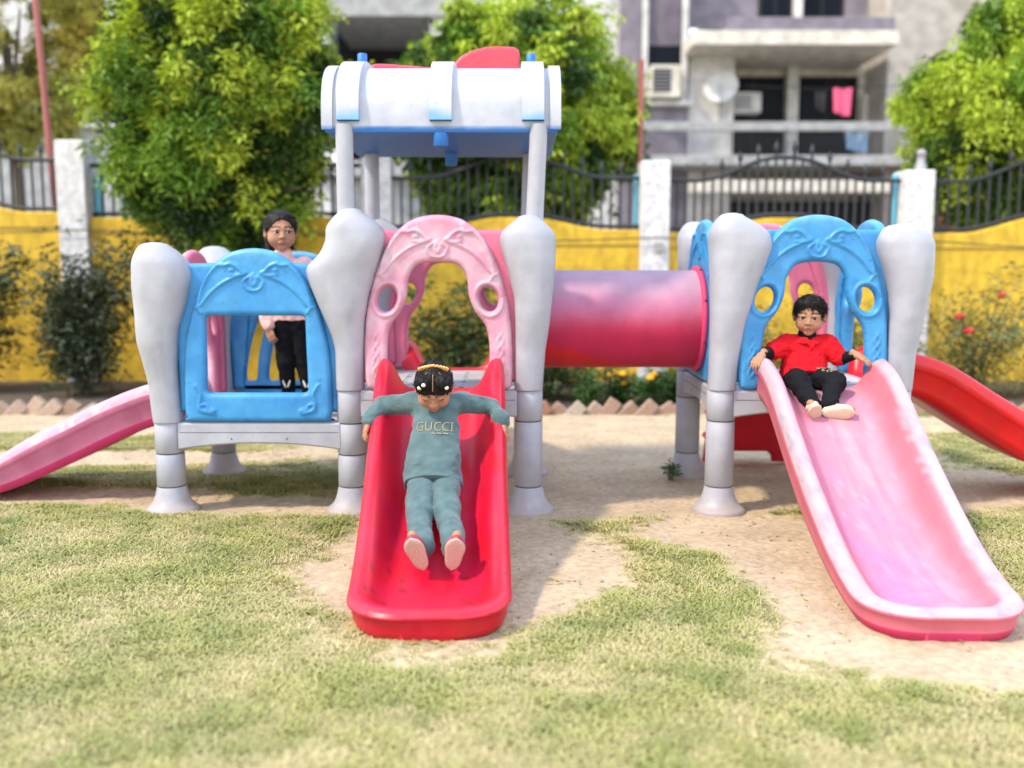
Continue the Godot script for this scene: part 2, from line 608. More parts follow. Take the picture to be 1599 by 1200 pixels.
func smooth_poly(p: Array, sub := 4, closed := true) -> Array:           # Catmull-Rom through the points
	var o := []
	var n := p.size()
	for i in n if closed else n - 1:
		var a: Vector2 = p[(i - 1 + n) % n] if closed else p[maxi(i - 1, 0)]
		var b: Vector2 = p[i]
		var c: Vector2 = p[(i + 1) % n]
		var d: Vector2 = p[(i + 2) % n] if closed else p[mini(i + 2, n - 1)]
		for k in sub:
			o.append(b.cubic_interpolate(c, a, d, float(k) / sub))
	if not closed: o.append(p[-1])
	return o

func mirrored(half: Array) -> Array:                                     # right half, bottom to top, made whole
	var o := half.duplicate()
	for i in range(half.size() - 1, -1, -1):
		if absf(half[i].x) > 1e-4: o.append(Vector2(-half[i].x, half[i].y))
	return o

func V2(f: Array) -> Array:
	var o := []
	for i in range(0, f.size(), 2): o.append(Vector2(f[i], f[i + 1]))
	return o

func circle2(c: Vector2, rx: float, ry: float, tilt := 0.0, m := 22) -> Array:
	var o := []
	for i in m: o.append(c + Vector2(rx * cos(TAU * i / m), ry * sin(TAU * i / m)).rotated(tilt))
	return o

func motif() -> Array:                                                   # two arched sea creatures nose to nose over a shell
	var o := []
	for s in [1.0, -1.0]:
		for q in [[[0.055, 0.7, 0.075, 0.722, 0.105, 0.734, 0.13, 0.728, 0.165, 0.732], 0.009, 0.011], [[0.165, 0.728, 0.205, 0.685, 0.24, 0.62, 0.262, 0.535], 0.0085, 0.01], [[0.04, 0.688, 0.075, 0.678, 0.14, 0.648, 0.2, 0.6, 0.24, 0.552, 0.26, 0.535], 0.0085, 0.01],
				[[0.055, 0.7, 0.035, 0.692, 0.06, 0.684, 0.105, 0.684], 0.0085, 0.01], [[0.245, 0.51, 0.26, 0.532, 0.29, 0.535], 0.009, 0.01], [[0.098, 0.706, 0.104, 0.706], 0.014, 0.008], [[0.02, 0.675, 0.045, 0.655, 0.03, 0.62, 0.0, 0.612], 0.008, 0.01], [[0.0, 0.685, 0.012, 0.655, 0.0, 0.635], 0.012, 0.008]]:
			var p := V2(q[0])
			for i in p.size(): p[i].x *= s
			o.append([smooth_poly(p, 4, false), q[1], q[2]])
	return o

const OUTER := [0.335, 0.02, 0.345, 0.05, 0.345, 0.2, 0.333, 0.36, 0.3, 0.5, 0.252, 0.63, 0.195, 0.72, 0.127, 0.777, 0.06, 0.799, 0.0, 0.805]

func back_plate() -> Array:
	return V2([-0.375, 0.04, 0.375, 0.04, 0.395, 0.74, 0.3, 0.736, 0.2, 0.738, -0.2, 0.738, -0.3, 0.736, -0.395, 0.74])

func arch_mesh(paint: Callable) -> ArrayMesh:
	var st := ns()
	var outer := smooth_poly(mirrored(V2([0.31, 0.0] + OUTER)), 3)
	# legs joined by nothing below: the opening runs through the bottom edge
	var whole := smooth_poly(V2([0.262, 0.0, 0.318, 0.0, 0.342, 0.03, 0.345, 0.2, 0.333, 0.36, 0.3, 0.5, 0.252, 0.63, 0.195, 0.72, 0.127, 0.777, 0.06, 0.799, 0.0, 0.805, -0.06, 0.799, -0.127, 0.777, -0.195, 0.72, -0.252, 0.63, -0.3, 0.5, -0.333, 0.36, -0.345, 0.2, -0.342, 0.03, -0.318, 0.0, -0.262, 0.0, -0.24, 0.03,
		-0.237, 0.12, -0.236, 0.22, -0.218, 0.3, -0.172, 0.362, -0.143, 0.435, -0.134, 0.515, -0.1, 0.572, -0.05, 0.588, 0.0, 0.59, 0.05, 0.588, 0.1, 0.572, 0.134, 0.515, 0.143, 0.435, 0.172, 0.362, 0.218, 0.3, 0.236, 0.22, 0.237, 0.12, 0.24, 0.03]), 3)
	var rel := motif()
	for s in [1.0, -1.0]:
		for ph in [0.0, PI]:
			var w := []
			for i in 22: w.append(Vector2(s * 0.288 + sin(i * 0.62 + ph) * 0.013, 0.06 + i * 0.0095))
			rel.append([w, 0.0055, 0.006])
		rel.append([circle2(Vector2(s * 0.234, 0.42), 0.061, 0.077, s * 0.3, 26), 0.012, 0.009])
	plate(st, whole, [circle2(Vector2(0.234, 0.42), 0.042, 0.058, 0.3), circle2(Vector2(-0.234, 0.42), 0.042, 0.058, -0.3)], 0.026, rel, paint)
	# thinner plate behind, reaching the posts, open in the middle
	var bp := V2([0.3, 0.03, 0.375, 0.03, 0.395, 0.74, 0.2, 0.738, 0.0, 0.738, -0.2, 0.738, -0.395, 0.74, -0.375, 0.03, -0.3, 0.03, -0.31, 0.36, -0.285, 0.46, -0.24, 0.58, -0.17, 0.68, 0.0, 0.7, 0.17, 0.68, 0.24, 0.58, 0.285, 0.46, 0.31, 0.36])
	plate(st, bp, [], 0.012, [], paint, 0.014, -0.028)
	return done(st)

func window_mesh(kind: int) -> ArrayMesh:                               # 0 square window, 1 slots, 2 round tunnel mouth
	var st := ns()
	var whole := smooth_poly(mirrored(V2([0.31, 0.0] + OUTER)), 3)
	var holes := []
	var rel := motif()
	if kind == 0:
		holes = [V2([-0.235, 0.15, -0.228, 0.14, -0.218, 0.137, 0.218, 0.137, 0.228, 0.14, 0.235, 0.15, 0.228, 0.482, 0.222, 0.492, 0.212, 0.496, -0.212, 0.496, -0.222, 0.492, -0.228, 0.482])]
		for s in [1.0, -1.0]:
			rel.append([smooth_poly(V2([s * 0.285, 0.175, s * 0.262, 0.13, s * 0.27, 0.075, s * 0.235, 0.045, s * 0.2, 0.055]), 4, false), 0.008, 0.009])
			rel.append([circle2(Vector2(s * 0.252, 0.066), 0.02, 0.018, 0, 12), 0.007, 0.008])
			rel.append([circle2(Vector2(s * 0.212, 0.05), 0.014, 0.012, 0, 12), 0.006, 0.007])
	elif kind == 1:
		for x in [0.255, 0.13, 0.005, -0.12, -0.235]:
			holes.append(smooth_poly(V2([x - 0.01, 0.1, x + 0.02, 0.085, x + 0.045, 0.1, x + 0.035, 0.2, x + 0.005, 0.33, x - 0.035, 0.43, x - 0.06, 0.45, x - 0.075, 0.43, x - 0.045, 0.32, x - 0.02, 0.2]), 3))
	else:
		holes = [circle2(Vector2(0, 0.306), 0.235, 0.235, 0, 40)]
	plate(st, whole, holes, 0.026, rel, blue_paint)
	var bh := []
	if kind == 0: bh = [V2([-0.25, 0.12, 0.25, 0.12, 0.245, 0.51, -0.245, 0.51])]
	elif kind == 1: bh = [V2([-0.29, 0.06, 0.31, 0.06, 0.26, 0.5, -0.32, 0.48])]
	else: bh = [circle2(Vector2(0, 0.306), 0.25, 0.25, 0, 32)]
	plate(st, back_plate(), bh, 0.012, [], blue_paint, 0.014, -0.028)
	return done(st)

# a moulded slide running along +z from its top at the origin; path is z, y pairs
func slide_mesh(path: Array, w0: float, w1: float, rim: float, rim_end: float, paint: Callable) -> ArrayMesh:
	var pts := smooth_poly(V2(path), 10, false)
	var S := [0.0]
	for i in range(1, pts.size()): S.append(S[-1] + pts[i].distance_to(pts[i - 1]))
	var L: float = S[-1]
	var ss := []
	for i in 46: ss.append((L - 0.22) * i / 45.0)
	for i in range(1, 25): ss.append(L - 0.22 + 0.22 * (1.0 - pow(1.0 - i / 24.0, 2.0)))
	var us := []
	for j in 45:
		var q := -1.0 + 2.0 * j / 44.0
		us.append(signf(q) * (1.0 - pow(1.0 - absf(q), 1.55)))
	var prof := V2([0, 0.7, 0.006, 0.84, 0.016, 0.95, 0.03, 1.0, 0.046, 0.98, 0.062, 0.9, 0.078, 0.72, 0.094, 0.47, 0.112, 0.24, 0.13, 0.1, 0.155, 0.025, 0.185, 0.0, 9, 0.0])
	var rc := 0.19
	var grid := []
	var gcol := []
	var seg := 0
	var info := []
	for s in ss:
		while seg < pts.size() - 2 and S[seg + 1] < s: seg += 1
		var f: float = (s - S[seg]) / maxf(S[seg + 1] - S[seg], 1e-6)
		var c: Vector2 = pts[seg].lerp(pts[seg + 1], f)
		var t: Vector2 = (pts[mini(seg + 2, pts.size() - 1)] - pts[maxi(seg - 1, 0)]).normalized()
		var n := Vector2(-t.y, t.x)
		var W: float = lerpf(w0, w1, s / L) * 0.5
		var cut := 0.0
		if s > L - rc:
			var q: float = (s - (L - rc)) / rc
			cut = rc * (1.0 - sqrt(maxf(1.0 - q * q, 0.0))) * 0.98
		W -= cut
		var H: float = lerpf(rim, rim_end, smoothstep(0.45, 1.0, s / L))
		H *= 0.25 + 0.75 * sqrt(clampf(s / 0.09, 0.0, 1.0)) if s < 0.09 else 1.0
		info.append([c, n, W, H, s, t])
		var row := PackedVector3Array()
		var rc_ := []
		for q in us:
			var u: float = W * q
			var ds: float = W - absf(u)
			if cut > 0.0:                                               # distance to the rounded corner
				var full := W + cut
				var dx := absf(u) - (full - rc)
				var dz: float = s - (L - rc)
				ds = rc - Vector2(dx, dz).length() if dx > 0.0 else L - s
			var de: float = L - s
			var k := 0.06
			var hh := maxf(k - absf(ds - de), 0.0) / k
			var d := maxf(minf(ds, de) - hh * hh * k * 0.25 * (0.0 if cut > 0.0 else 1.0), 0.0)
			var m := 0
			while prof[m + 1].x < d: m += 1
			var ph := lerpf(prof[m].y, prof[m + 1].y, (d - prof[m].x) / (prof[m + 1].x - prof[m].x))
			var p := c + n * (H * ph)
			row.append(Vector3(u, p.y, p.x))
			rc_.append(paint.call(s / L, d, u / 0.3, Vector3(u, p.y, p.x)))
		grid.append(row)
		gcol.append(rc_)
	var st := ns()
	for i in grid.size() - 1:
		for j in us.size() - 1:
			cquad(st, [grid[i][j], grid[i + 1][j], grid[i + 1][j + 1], grid[i][j + 1]], [gcol[i][j], gcol[i + 1][j], gcol[i + 1][j + 1], gcol[i][j + 1]])
	# outer wall under the rim, all round the open edge, then the underside
	var loop := []
	for i in grid.size(): loop.append([i, 0])
	for j in range(1, us.size() - 1): loop.append([grid.size() - 1, j])
	for i in range(grid.size() - 1, -1, -1): loop.append([i, us.size() - 1])
	var flat := []
	for q in loop: flat.append(Vector2(grid[q[0]][q[1]].x, info[q[0]][4]))
	var levels := []
	for k in 6:
		var lv := PackedVector3Array()
		for e in loop.size():
			var q: Array = loop[e]
			var I: Array = info[q[0]]
			var tg: Vector2 = (flat[mini(e + 1, loop.size() - 1)] - flat[maxi(e - 1, 0)]).normalized()
			var out := Vector2(-tg.y, tg.x)
			if out.dot(flat[e] - Vector2(0, L * 0.45)) < 0.0: out = -out
			var H: float = I[3]
			var h: float = [H * 0.7, H * 0.56, H * 0.5, H * 0.46, H * 0.1 - 0.02, -0.045][k]
			var off: float = [0.0, 0.001, -0.006, -0.013, -0.016, -0.03][k]
			var hy: Vector2 = I[0] + I[1] * h + I[5] * (out.y * off)
			lv.append(Vector3(flat[e].x + out.x * off, hy.y, hy.x))
		levels.append(lv)
	for k in 5:
		for e in loop.size() - 1:
			var q: Array = loop[e]
			var s: float = info[q[0]][4] / L
			var c0: Color = paint.call(s, -0.01 * (k + 1), 0.0, levels[k][e])
			st.set_color(c0)
			quad(st, levels[k][e], levels[k + 1][e], levels[k + 1][e + 1], levels[k][e + 1])
	var lw: PackedVector3Array = levels[5]
	for e in lw.size() / 2 - 1:
		quad(st, lw[e], lw[lw.size() - 1 - e], lw[lw.size() - 2 - e], lw[e + 1])
	var r0: PackedVector3Array = grid[0]                               # close the upper end
	for j in us.size() - 1:
		var y0 := lw[0].y
		quad(st, r0[j], r0[j + 1], Vector3(r0[j + 1].x * 0.95, y0, r0[j + 1].z), Vector3(r0[j].x * 0.95, y0, r0[j].z))
	return done(st)

func leaf_cluster(m: int, len_: float, wid: float, droop: float, sd: int) -> ArrayMesh:
	var r := RandomNumberGenerator.new()
	r.seed = sd
	var st := ns()
	for i in m:
		var a := TAU * i / m + r.randf_range(-0.5, 0.5)
		var dirn := Vector3(cos(a), r.randf_range(-droop, 0.5), sin(a)).normalized()
		var o := dirn * len_ * r.randf_range(0.1, 0.4) + Vector3(0, r.randf_range(-0.4, 0.4) * len_, 0)
		var side := dirn.cross(Vector3.UP).normalized() * wid * 0.5
		var l := len_ * r.randf_range(0.75, 1.2)
		var mid := o + dirn * l * 0.45 + Vector3(0, 0.12 * l, 0)
		var tip := o + dirn * l - Vector3(0, droop * 0.25 * l, 0)
		var k := r.randf_range(0.8, 1.15)
		st.set_color(Color(k, k, k))
		st.set_smooth_group(-1)
		tri(st, o, mid + side, tip)
		tri(st, o, tip, mid - side)
		tri(st, o, mid, mid + side)
	return done(st)

func scatter(called: String, mesh: Mesh, material: Material, xfs: Array, cols: PackedColorArray, parent: Node = self) -> MultiMeshInstance3D:
	var mm := MultiMesh.new()
	mm.transform_format = MultiMesh.TRANSFORM_3D
	mm.use_colors = true
	mm.mesh = mesh
	mm.instance_count = xfs.size()
	for i in xfs.size():
		mm.set_instance_transform(i, xfs[i])
		mm.set_instance_color(i, cols[i])
	var o := MultiMeshInstance3D.new()
	o.name = nm(parent, called)
	o.multimesh = mm
	o.material_override = material
	parent.add_child(o, true)
	return o

# ---------------------------------------------------------------- people
func head_grid(h: float, closed: bool) -> Sdf:                           # head-local metres, +z is the face; h from chin to crown
	var s := Sdf.new(Vector3(-0.5, -0.66, -0.62) * h, Vector3(0.5, 0.62, 0.62) * h, 0.0034)
	s.ell(Vector3(0, 0.12, -0.06) * h, Vector3(0.375, 0.385, 0.43) * h, 0.01)
	s.ell(Vector3(0, -0.1, 0.07) * h, Vector3(0.335, 0.36, 0.325) * h, 0.12 * h)
	for q in [-1.0, 1.0]:
		s.ell(Vector3(q * 0.175, -0.18, 0.19) * h, Vector3(0.155, 0.145, 0.15) * h, 0.08 * h)
		s.cap(Vector3(q * 0.05, 0.085, 0.365) * h, Vector3(q * 0.23, 0.07, 0.275) * h, 0.035 * h, 0.03 * h, 0.08 * h)
		s.ell(Vector3(q * 0.15, 0.005, 0.42) * h, Vector3(0.085, 0.06, 0.09) * h, 0.04 * h, true)
		s.ell(Vector3(q * 0.385, -0.03, -0.03) * h, Vector3(0.05, 0.125, 0.085) * h, 0.03 * h)
		s.ell(Vector3(q * 0.425, -0.02, 0.0) * h, Vector3(0.025, 0.07, 0.04) * h, 0.02 * h, true)
	s.ell(Vector3(0, -0.41, 0.215) * h, Vector3(0.1, 0.075, 0.1) * h, 0.08 * h)
	s.cap(Vector3(0, 0.01, 0.375) * h, Vector3(0, -0.125, 0.435) * h, 0.036 * h, 0.052 * h, 0.04 * h)
	for q in [-1.0, 1.0]:
		s.ell(Vector3(q * 0.055, -0.14, 0.405) * h, Vector3(0.04, 0.034, 0.045) * h, 0.02 * h)
		s.ell(Vector3(q * 0.03, -0.168, 0.44) * h, Vector3(0.016, 0.012, 0.02) * h, 0.01 * h, true)
		var lid := 0.038 if not closed else 0.0
		s.cap(Vector3(q * 0.075, lid - 0.01, 0.372) * h, Vector3(q * 0.15, lid + 0.012, 0.385) * h, 0.02 * h, 0.026 * h, 0.02 * h)
		s.cap(Vector3(q * 0.15, lid + 0.012, 0.385) * h, Vector3(q * 0.225, lid - 0.02, 0.335) * h, 0.026 * h, 0.02 * h, 0.02 * h)
		s.cap(Vector3(q * 0.09, -0.048, 0.372) * h, Vector3(q * 0.21, -0.045, 0.34) * h, 0.013 * h, 0.013 * h, 0.03 * h)
		if closed: s.ell(Vector3(q * 0.15, -0.01, 0.335) * h, Vector3(0.085, 0.065, 0.06) * h, 0.02 * h)
	s.cap(Vector3(-0.085, -0.262, 0.36) * h, Vector3(0.0, -0.246, 0.395) * h, 0.02 * h, 0.028 * h, 0.025 * h)
	s.cap(Vector3(0.085, -0.262, 0.36) * h, Vector3(0.0, -0.246, 0.395) * h, 0.02 * h, 0.028 * h, 0.025 * h)
	s.cap(Vector3(-0.065, -0.29, 0.36) * h, Vector3(0.065, -0.29, 0.36) * h, 0.026 * h, 0.026 * h, 0.025 * h)
	s.cap(Vector3(-0.09, -0.271, 0.405) * h, Vector3(0.09, -0.271, 0.405) * h, 0.008 * h, 0.008 * h, 0.012 * h, true)
	return s

func seg_d(p: Vector3, a: Vector3, b: Vector3) -> float:
	var ab := b - a
	return (p - a - ab * clampf((p - a).dot(ab) / ab.length_squared(), 0, 1)).length()

func face_paint(p: Vector3, h: float, skin: Color) -> Color:
	p /= h
	if p.z < 0.1: return skin
	var q := Vector3(absf(p.x), p.y, p.z)
	var brow := minf(seg_d(q, Vector3(0.065, 0.125, 0.41), Vector3(0.15, 0.145, 0.38)), seg_d(q, Vector3(0.15, 0.145, 0.38), Vector3(0.25, 0.11, 0.3)))
	if brow < 0.026: return Color(0.06, 0.035, 0.025)
	var lash := minf(seg_d(q, Vector3(0.075, 0.02, 0.4), Vector3(0.15, 0.035, 0.415)), seg_d(q, Vector3(0.15, 0.035, 0.415), Vector3(0.235, 0.005, 0.355)))
	if lash < 0.013: return Color(0.035, 0.02, 0.015)
	var lip := minf(seg_d(q, Vector3(0, -0.25, 0.42), Vector3(0.085, -0.262, 0.38)), seg_d(q, Vector3(0, -0.29, 0.385), Vector3(0.06, -0.288, 0.38)))
	if lip < 0.03: return skin.lerp(Color(0.33, 0.09, 0.085), 0.5)
	if seg_d(q, Vector3(0, -0.271, 0.42), Vector3(0.085, -0.271, 0.385)) < 0.012: return skin * 0.5
	var ch := (q - Vector3(0.19, -0.16, 0.33)).length()
	return skin.lerp(Color(skin.r * 1.08, skin.g * 0.85, skin.b * 0.82), clampf(1.0 - ch / 0.14, 0, 1) * 0.5)

# a child's hand: a palm, four unequal bent fingers and a thumb from the side of the palm
func hand(d: Array, wrist: Vector3, fdir: Vector3, back: Vector3, thumb: float, curl: float, skin: Color) -> void:
	var s := Sdf.new(Vector3(-0.055, -0.03, -0.06), Vector3(0.055, 0.115, 0.035), 0.0026)
	s.cap(Vector3(0, -0.02, 0), Vector3(0, 0.012, 0), 0.017, 0.016, 0.01)
	for i in 4:
		var x := (i - 1.5) * 0.0115
		s.cap(Vector3(x * 0.6, 0.008, 0), Vector3(x, 0.043, 0), 0.0115, 0.0085, 0.008)
		var p := Vector3(x, 0.045, 0)
		var a := curl * 0.3
		var l: float = [0.034, 0.039, 0.037, 0.029][i if thumb < 0.0 else 3 - i]
		for k in 3:
			var dirn := Vector3((i - 1.5) * 0.05, cos(a), -sin(a))
			var q = p + dirn * l * [0.45, 0.32, 0.23][k]
			s.cap(p, q, 0.0066 - k * 0.0006, 0.006 - k * 0.0006, 0.002)
			p = q
			a += curl * (0.75 if k == 0 else 0.55)
	var tb := Vector3(thumb * 0.014, 0.008, -0.004)
	var t1 := tb + Vector3(thumb * 0.019, 0.014, -0.008)
	var t2 := t1 + Vector3(thumb * 0.006, 0.017, -0.006)
	s.cap(tb, t1, 0.0095, 0.0075, 0.006)
	s.cap(t1, t2, 0.0072, 0.006, 0.003)
	var y := fdir.normalized()
	var z := (back - y * back.dot(y)).normalized()
	s.nets(d, Transform3D(Basis(y.cross(z), y, z), wrist), func(_p): return skin)

func limb(s: Sdf, pts: Array, r: Array, k := 0.015) -> void:
	for i in pts.size() - 1: s.cap(pts[i], pts[i + 1], r[i], r[i + 1], k)

func folds(s: Sdf, freq: float, sd: int, amp: float, stretch: Vector3) -> void:   # creases of hanging cloth
	var f := noise(freq, sd, 2)
	f.fractal_type = FastNoiseLite.FRACTAL_RIDGED
	f.domain_warp_enabled = true
	f.domain_warp_amplitude = 0.05
	f.domain_warp_frequency = 6.0
	s.rough(f, -amp * 0.6, stretch)

func sdf_part(called: String, s: Sdf, material: Material, parent: Node) -> MeshInstance3D:
	var d := newd()
	s.nets(d, Transform3D(), none)
	return put(called, dmesh(d), material, parent)

func head_xf(c: Vector3, f: Vector3, roll := 0.0) -> Transform3D:
	var z := f.normalized()
	var x := Vector3.UP.cross(z).normalized().rotated(z, roll)
	return Transform3D(Basis(x, z.cross(x), z), c)

# J: joints relative to the figure's base; sides are [viewer's left, viewer's right]
func child(root: Node3D, J: Dictionary, h: float, skin: Color, closed: bool, fat := 1.0) -> Transform3D:
	var lo: Vector3 = J.pelvis
	var hi: Vector3 = J.head
	for k in J:
		for p in (J[k] if J[k] is Array else [J[k]]):
			if p is Vector3 and not k in ["face", "fdir", "hback"]:
				lo = lo.min(p)
				hi = hi.max(p)
	var s := Sdf.new(lo - Vector3.ONE * 0.1, hi + Vector3.ONE * 0.1, 0.009)
	var sidev: Vector3 = (J.sh[1] - J.sh[0]).normalized()
	for q in [-1.0, 1.0]:
		var w = sidev * q
		s.cap(J.pelvis + w * 0.03, J.chest + w * 0.035, 0.056 * fat, 0.05 * fat, 0.03)
		var i := 0 if q < 0 else 1
		s.cap(J.chest + w * 0.03, J.sh[i], 0.04 * fat, 0.028 * fat, 0.03)
		limb(s, [J.sh[i], J.el[i], J.wr[i]], [0.03 * fat, 0.025 * fat, 0.0165 * fat])
		limb(s, [J.hip[i], J.kn[i], J.an[i]], [0.05 * fat, 0.037 * fat, 0.024 * fat], 0.02)
		s.cap(J.an[i], J.toe[i], 0.024, 0.018, 0.015)
	var xf := head_xf(J.head, J.face, J.get("roll", 0.0))
	s.cap(J.neck, xf * (Vector3(0, -0.22, -0.08) * h), 0.034 * fat, 0.034 * fat, 0.02)
	s.cap(J.chest, J.neck, 0.045 * fat, 0.034, 0.03)
	var d := newd()
	s.nets(d, Transform3D(), func(_p): return skin)
	head_grid(h, closed).nets(d, xf, func(p): return face_paint(p, h, skin))
	for i in 2:
		if J.has("fdir"): hand(d, J.wr[i], J.fdir[i], J.hback[i], J.thumb[i], J.curl, skin)
	var body := put("body", dmesh(d), M.skin, root)
	if not closed:
		var e := SphereMesh.new()
		e.radius = 1.0
		e.height = 2.0
		e.radial_segments = 16
		e.rings = 10
		var look: Vector3 = J.get("look", Vector3(0, 0, 1))
		for q in [-1.0, 1.0]:
			var at := Vector3(q * 0.15, 0.0, 0.313) * h
			var eye := put("eye", e, M.eye_white, body, xf * Transform3D(Basis().scaled(Vector3.ONE * 0.074 * h), at))
			var ir := look.normalized() * 0.05
			put("iris", e, M.eye_dark, eye, Transform3D(Basis().scaled(Vector3.ONE * 0.76), Vector3(ir.x, ir.y, ir.z) / 0.1 * 0.62))
	return xf

func hair_grid(h: float) -> Sdf:
	var s := Sdf.new(Vector3(-0.62, -0.8, -0.8) * h, Vector3(0.62, 0.72, 0.62) * h, 0.0036)
	s.ell(Vector3(0, 0.135, -0.07) * h, Vector3(0.42, 0.425, 0.47) * h, 0.01)
	return s

func strands(d: Array, xf: Transform3D, comb: Vector3, n: int, len_: float, sd: int, parent: Node, lift := 1.0) -> void:   # loose hairs lying on the hair's surface
	var r := RandomNumberGenerator.new()
	r.seed = sd
	var st := ns()
	var V: PackedVector3Array = d[0]
	var N: PackedVector3Array = d[1]
	for i in n:
		var k := r.randi() % V.size()
		var nn := N[k]
		var c := (xf.basis * comb + Vector3(r.randfn(), r.randfn(), r.randfn()) * 0.3 * lift)
		c = (c - nn * c.dot(nn)).normalized()
		var l := len_ * r.randf_range(0.6, 1.4)
		var a := V[k] + nn * 0.0005
		tube(st, [a, a + c * l * 0.5 + nn * l * r.randf_range(0.04, 0.16) * lift, a + c * l + nn * l * r.randf_range(-0.1, 0.16) * lift], 0.0013, 0.0005, 3, false)
	tag(obj("loose_hair", st, M.hair, parent), "", "", "", "stuff")

func lettering(text: String, size: float, s: Sdf, from: Transform3D, parent: Node, called := "lettering", bold := 700) -> void:
	var f := SystemFont.new()
	f.font_names = PackedStringArray(["Droid Sans"])
	f.font_weight = bold
	var t := TextMesh.new()
	t.text = text
	t.font = f
	t.font_size = 48
	t.pixel_size = size / 34.0
	t.depth = 0.004
	var a: Array = t.get_mesh_arrays()
	var V: PackedVector3Array = a[Mesh.ARRAY_VERTEX]
	for i in V.size():                                    # laid on the cloth: each point is pushed in until it meets it
		var p := from * Vector3(V[i].x, V[i].y, 0)
		var dirn := -from.basis.z
		for k in 40:
			var e := s.at(p)
			if e < 0.0005: break
			p += dirn * clampf(e * 0.6, 0.0005, 0.006)
		V[i] = p - dirn * (0.0028 + V[i].z * 0.3)
	a[Mesh.ARRAY_VERTEX] = V
	var m := ArrayMesh.new()
	m.add_surface_from_arrays(Mesh.PRIMITIVE_TRIANGLES, a)
	put(called, m, M.gold, parent)

func shoe(root: Node3D, an: Vector3, toe: Vector3, solen: Vector3, upper: Material, solem: Material, w := 0.03) -> void:   # solen: the way the sole faces
	var f := (toe - an).normalized()
	var n := (solen - f * solen.dot(f)).normalized()
	var side := f.cross(n)
	var L := (toe - an).length()
	var heel := -0.035
	var st := ns()
	var so := ns()
	var rings := []
	var srings := []
	for k in 13:
		var t := k / 12.0
		var x := lerpf(heel, L + 0.012, t)
		var e := sqrt(maxf(1.0 - pow(absf(t * 2.0 - 1.0), 3.0), 0.02))
		var ww := w * e * (0.86 if t < 0.35 else lerpf(0.86, 1.08, smoothstep(0.35, 0.75, t)))
		var top := lerpf(0.034, 0.018, smoothstep(0.3, 0.9, t)) * sqrt(e)
		rings.append(ring(an + f * x + n * (0.016 - top * 0.5), side * ww * 0.94, -n * (top * 0.5 + 0.006), 18, 2.4))
		srings.append(ring(an + f * x + n * 0.026, side * ww, -n * 0.0075 * (0.6 + 0.4 * e), 18, 3.0))
	# lofts run along f: side x (-n) = f
	loft(st, rings)
	loft(so, srings)
	var o := obj("shoe", st, upper, root)
	obj("sole", so, solem, o)

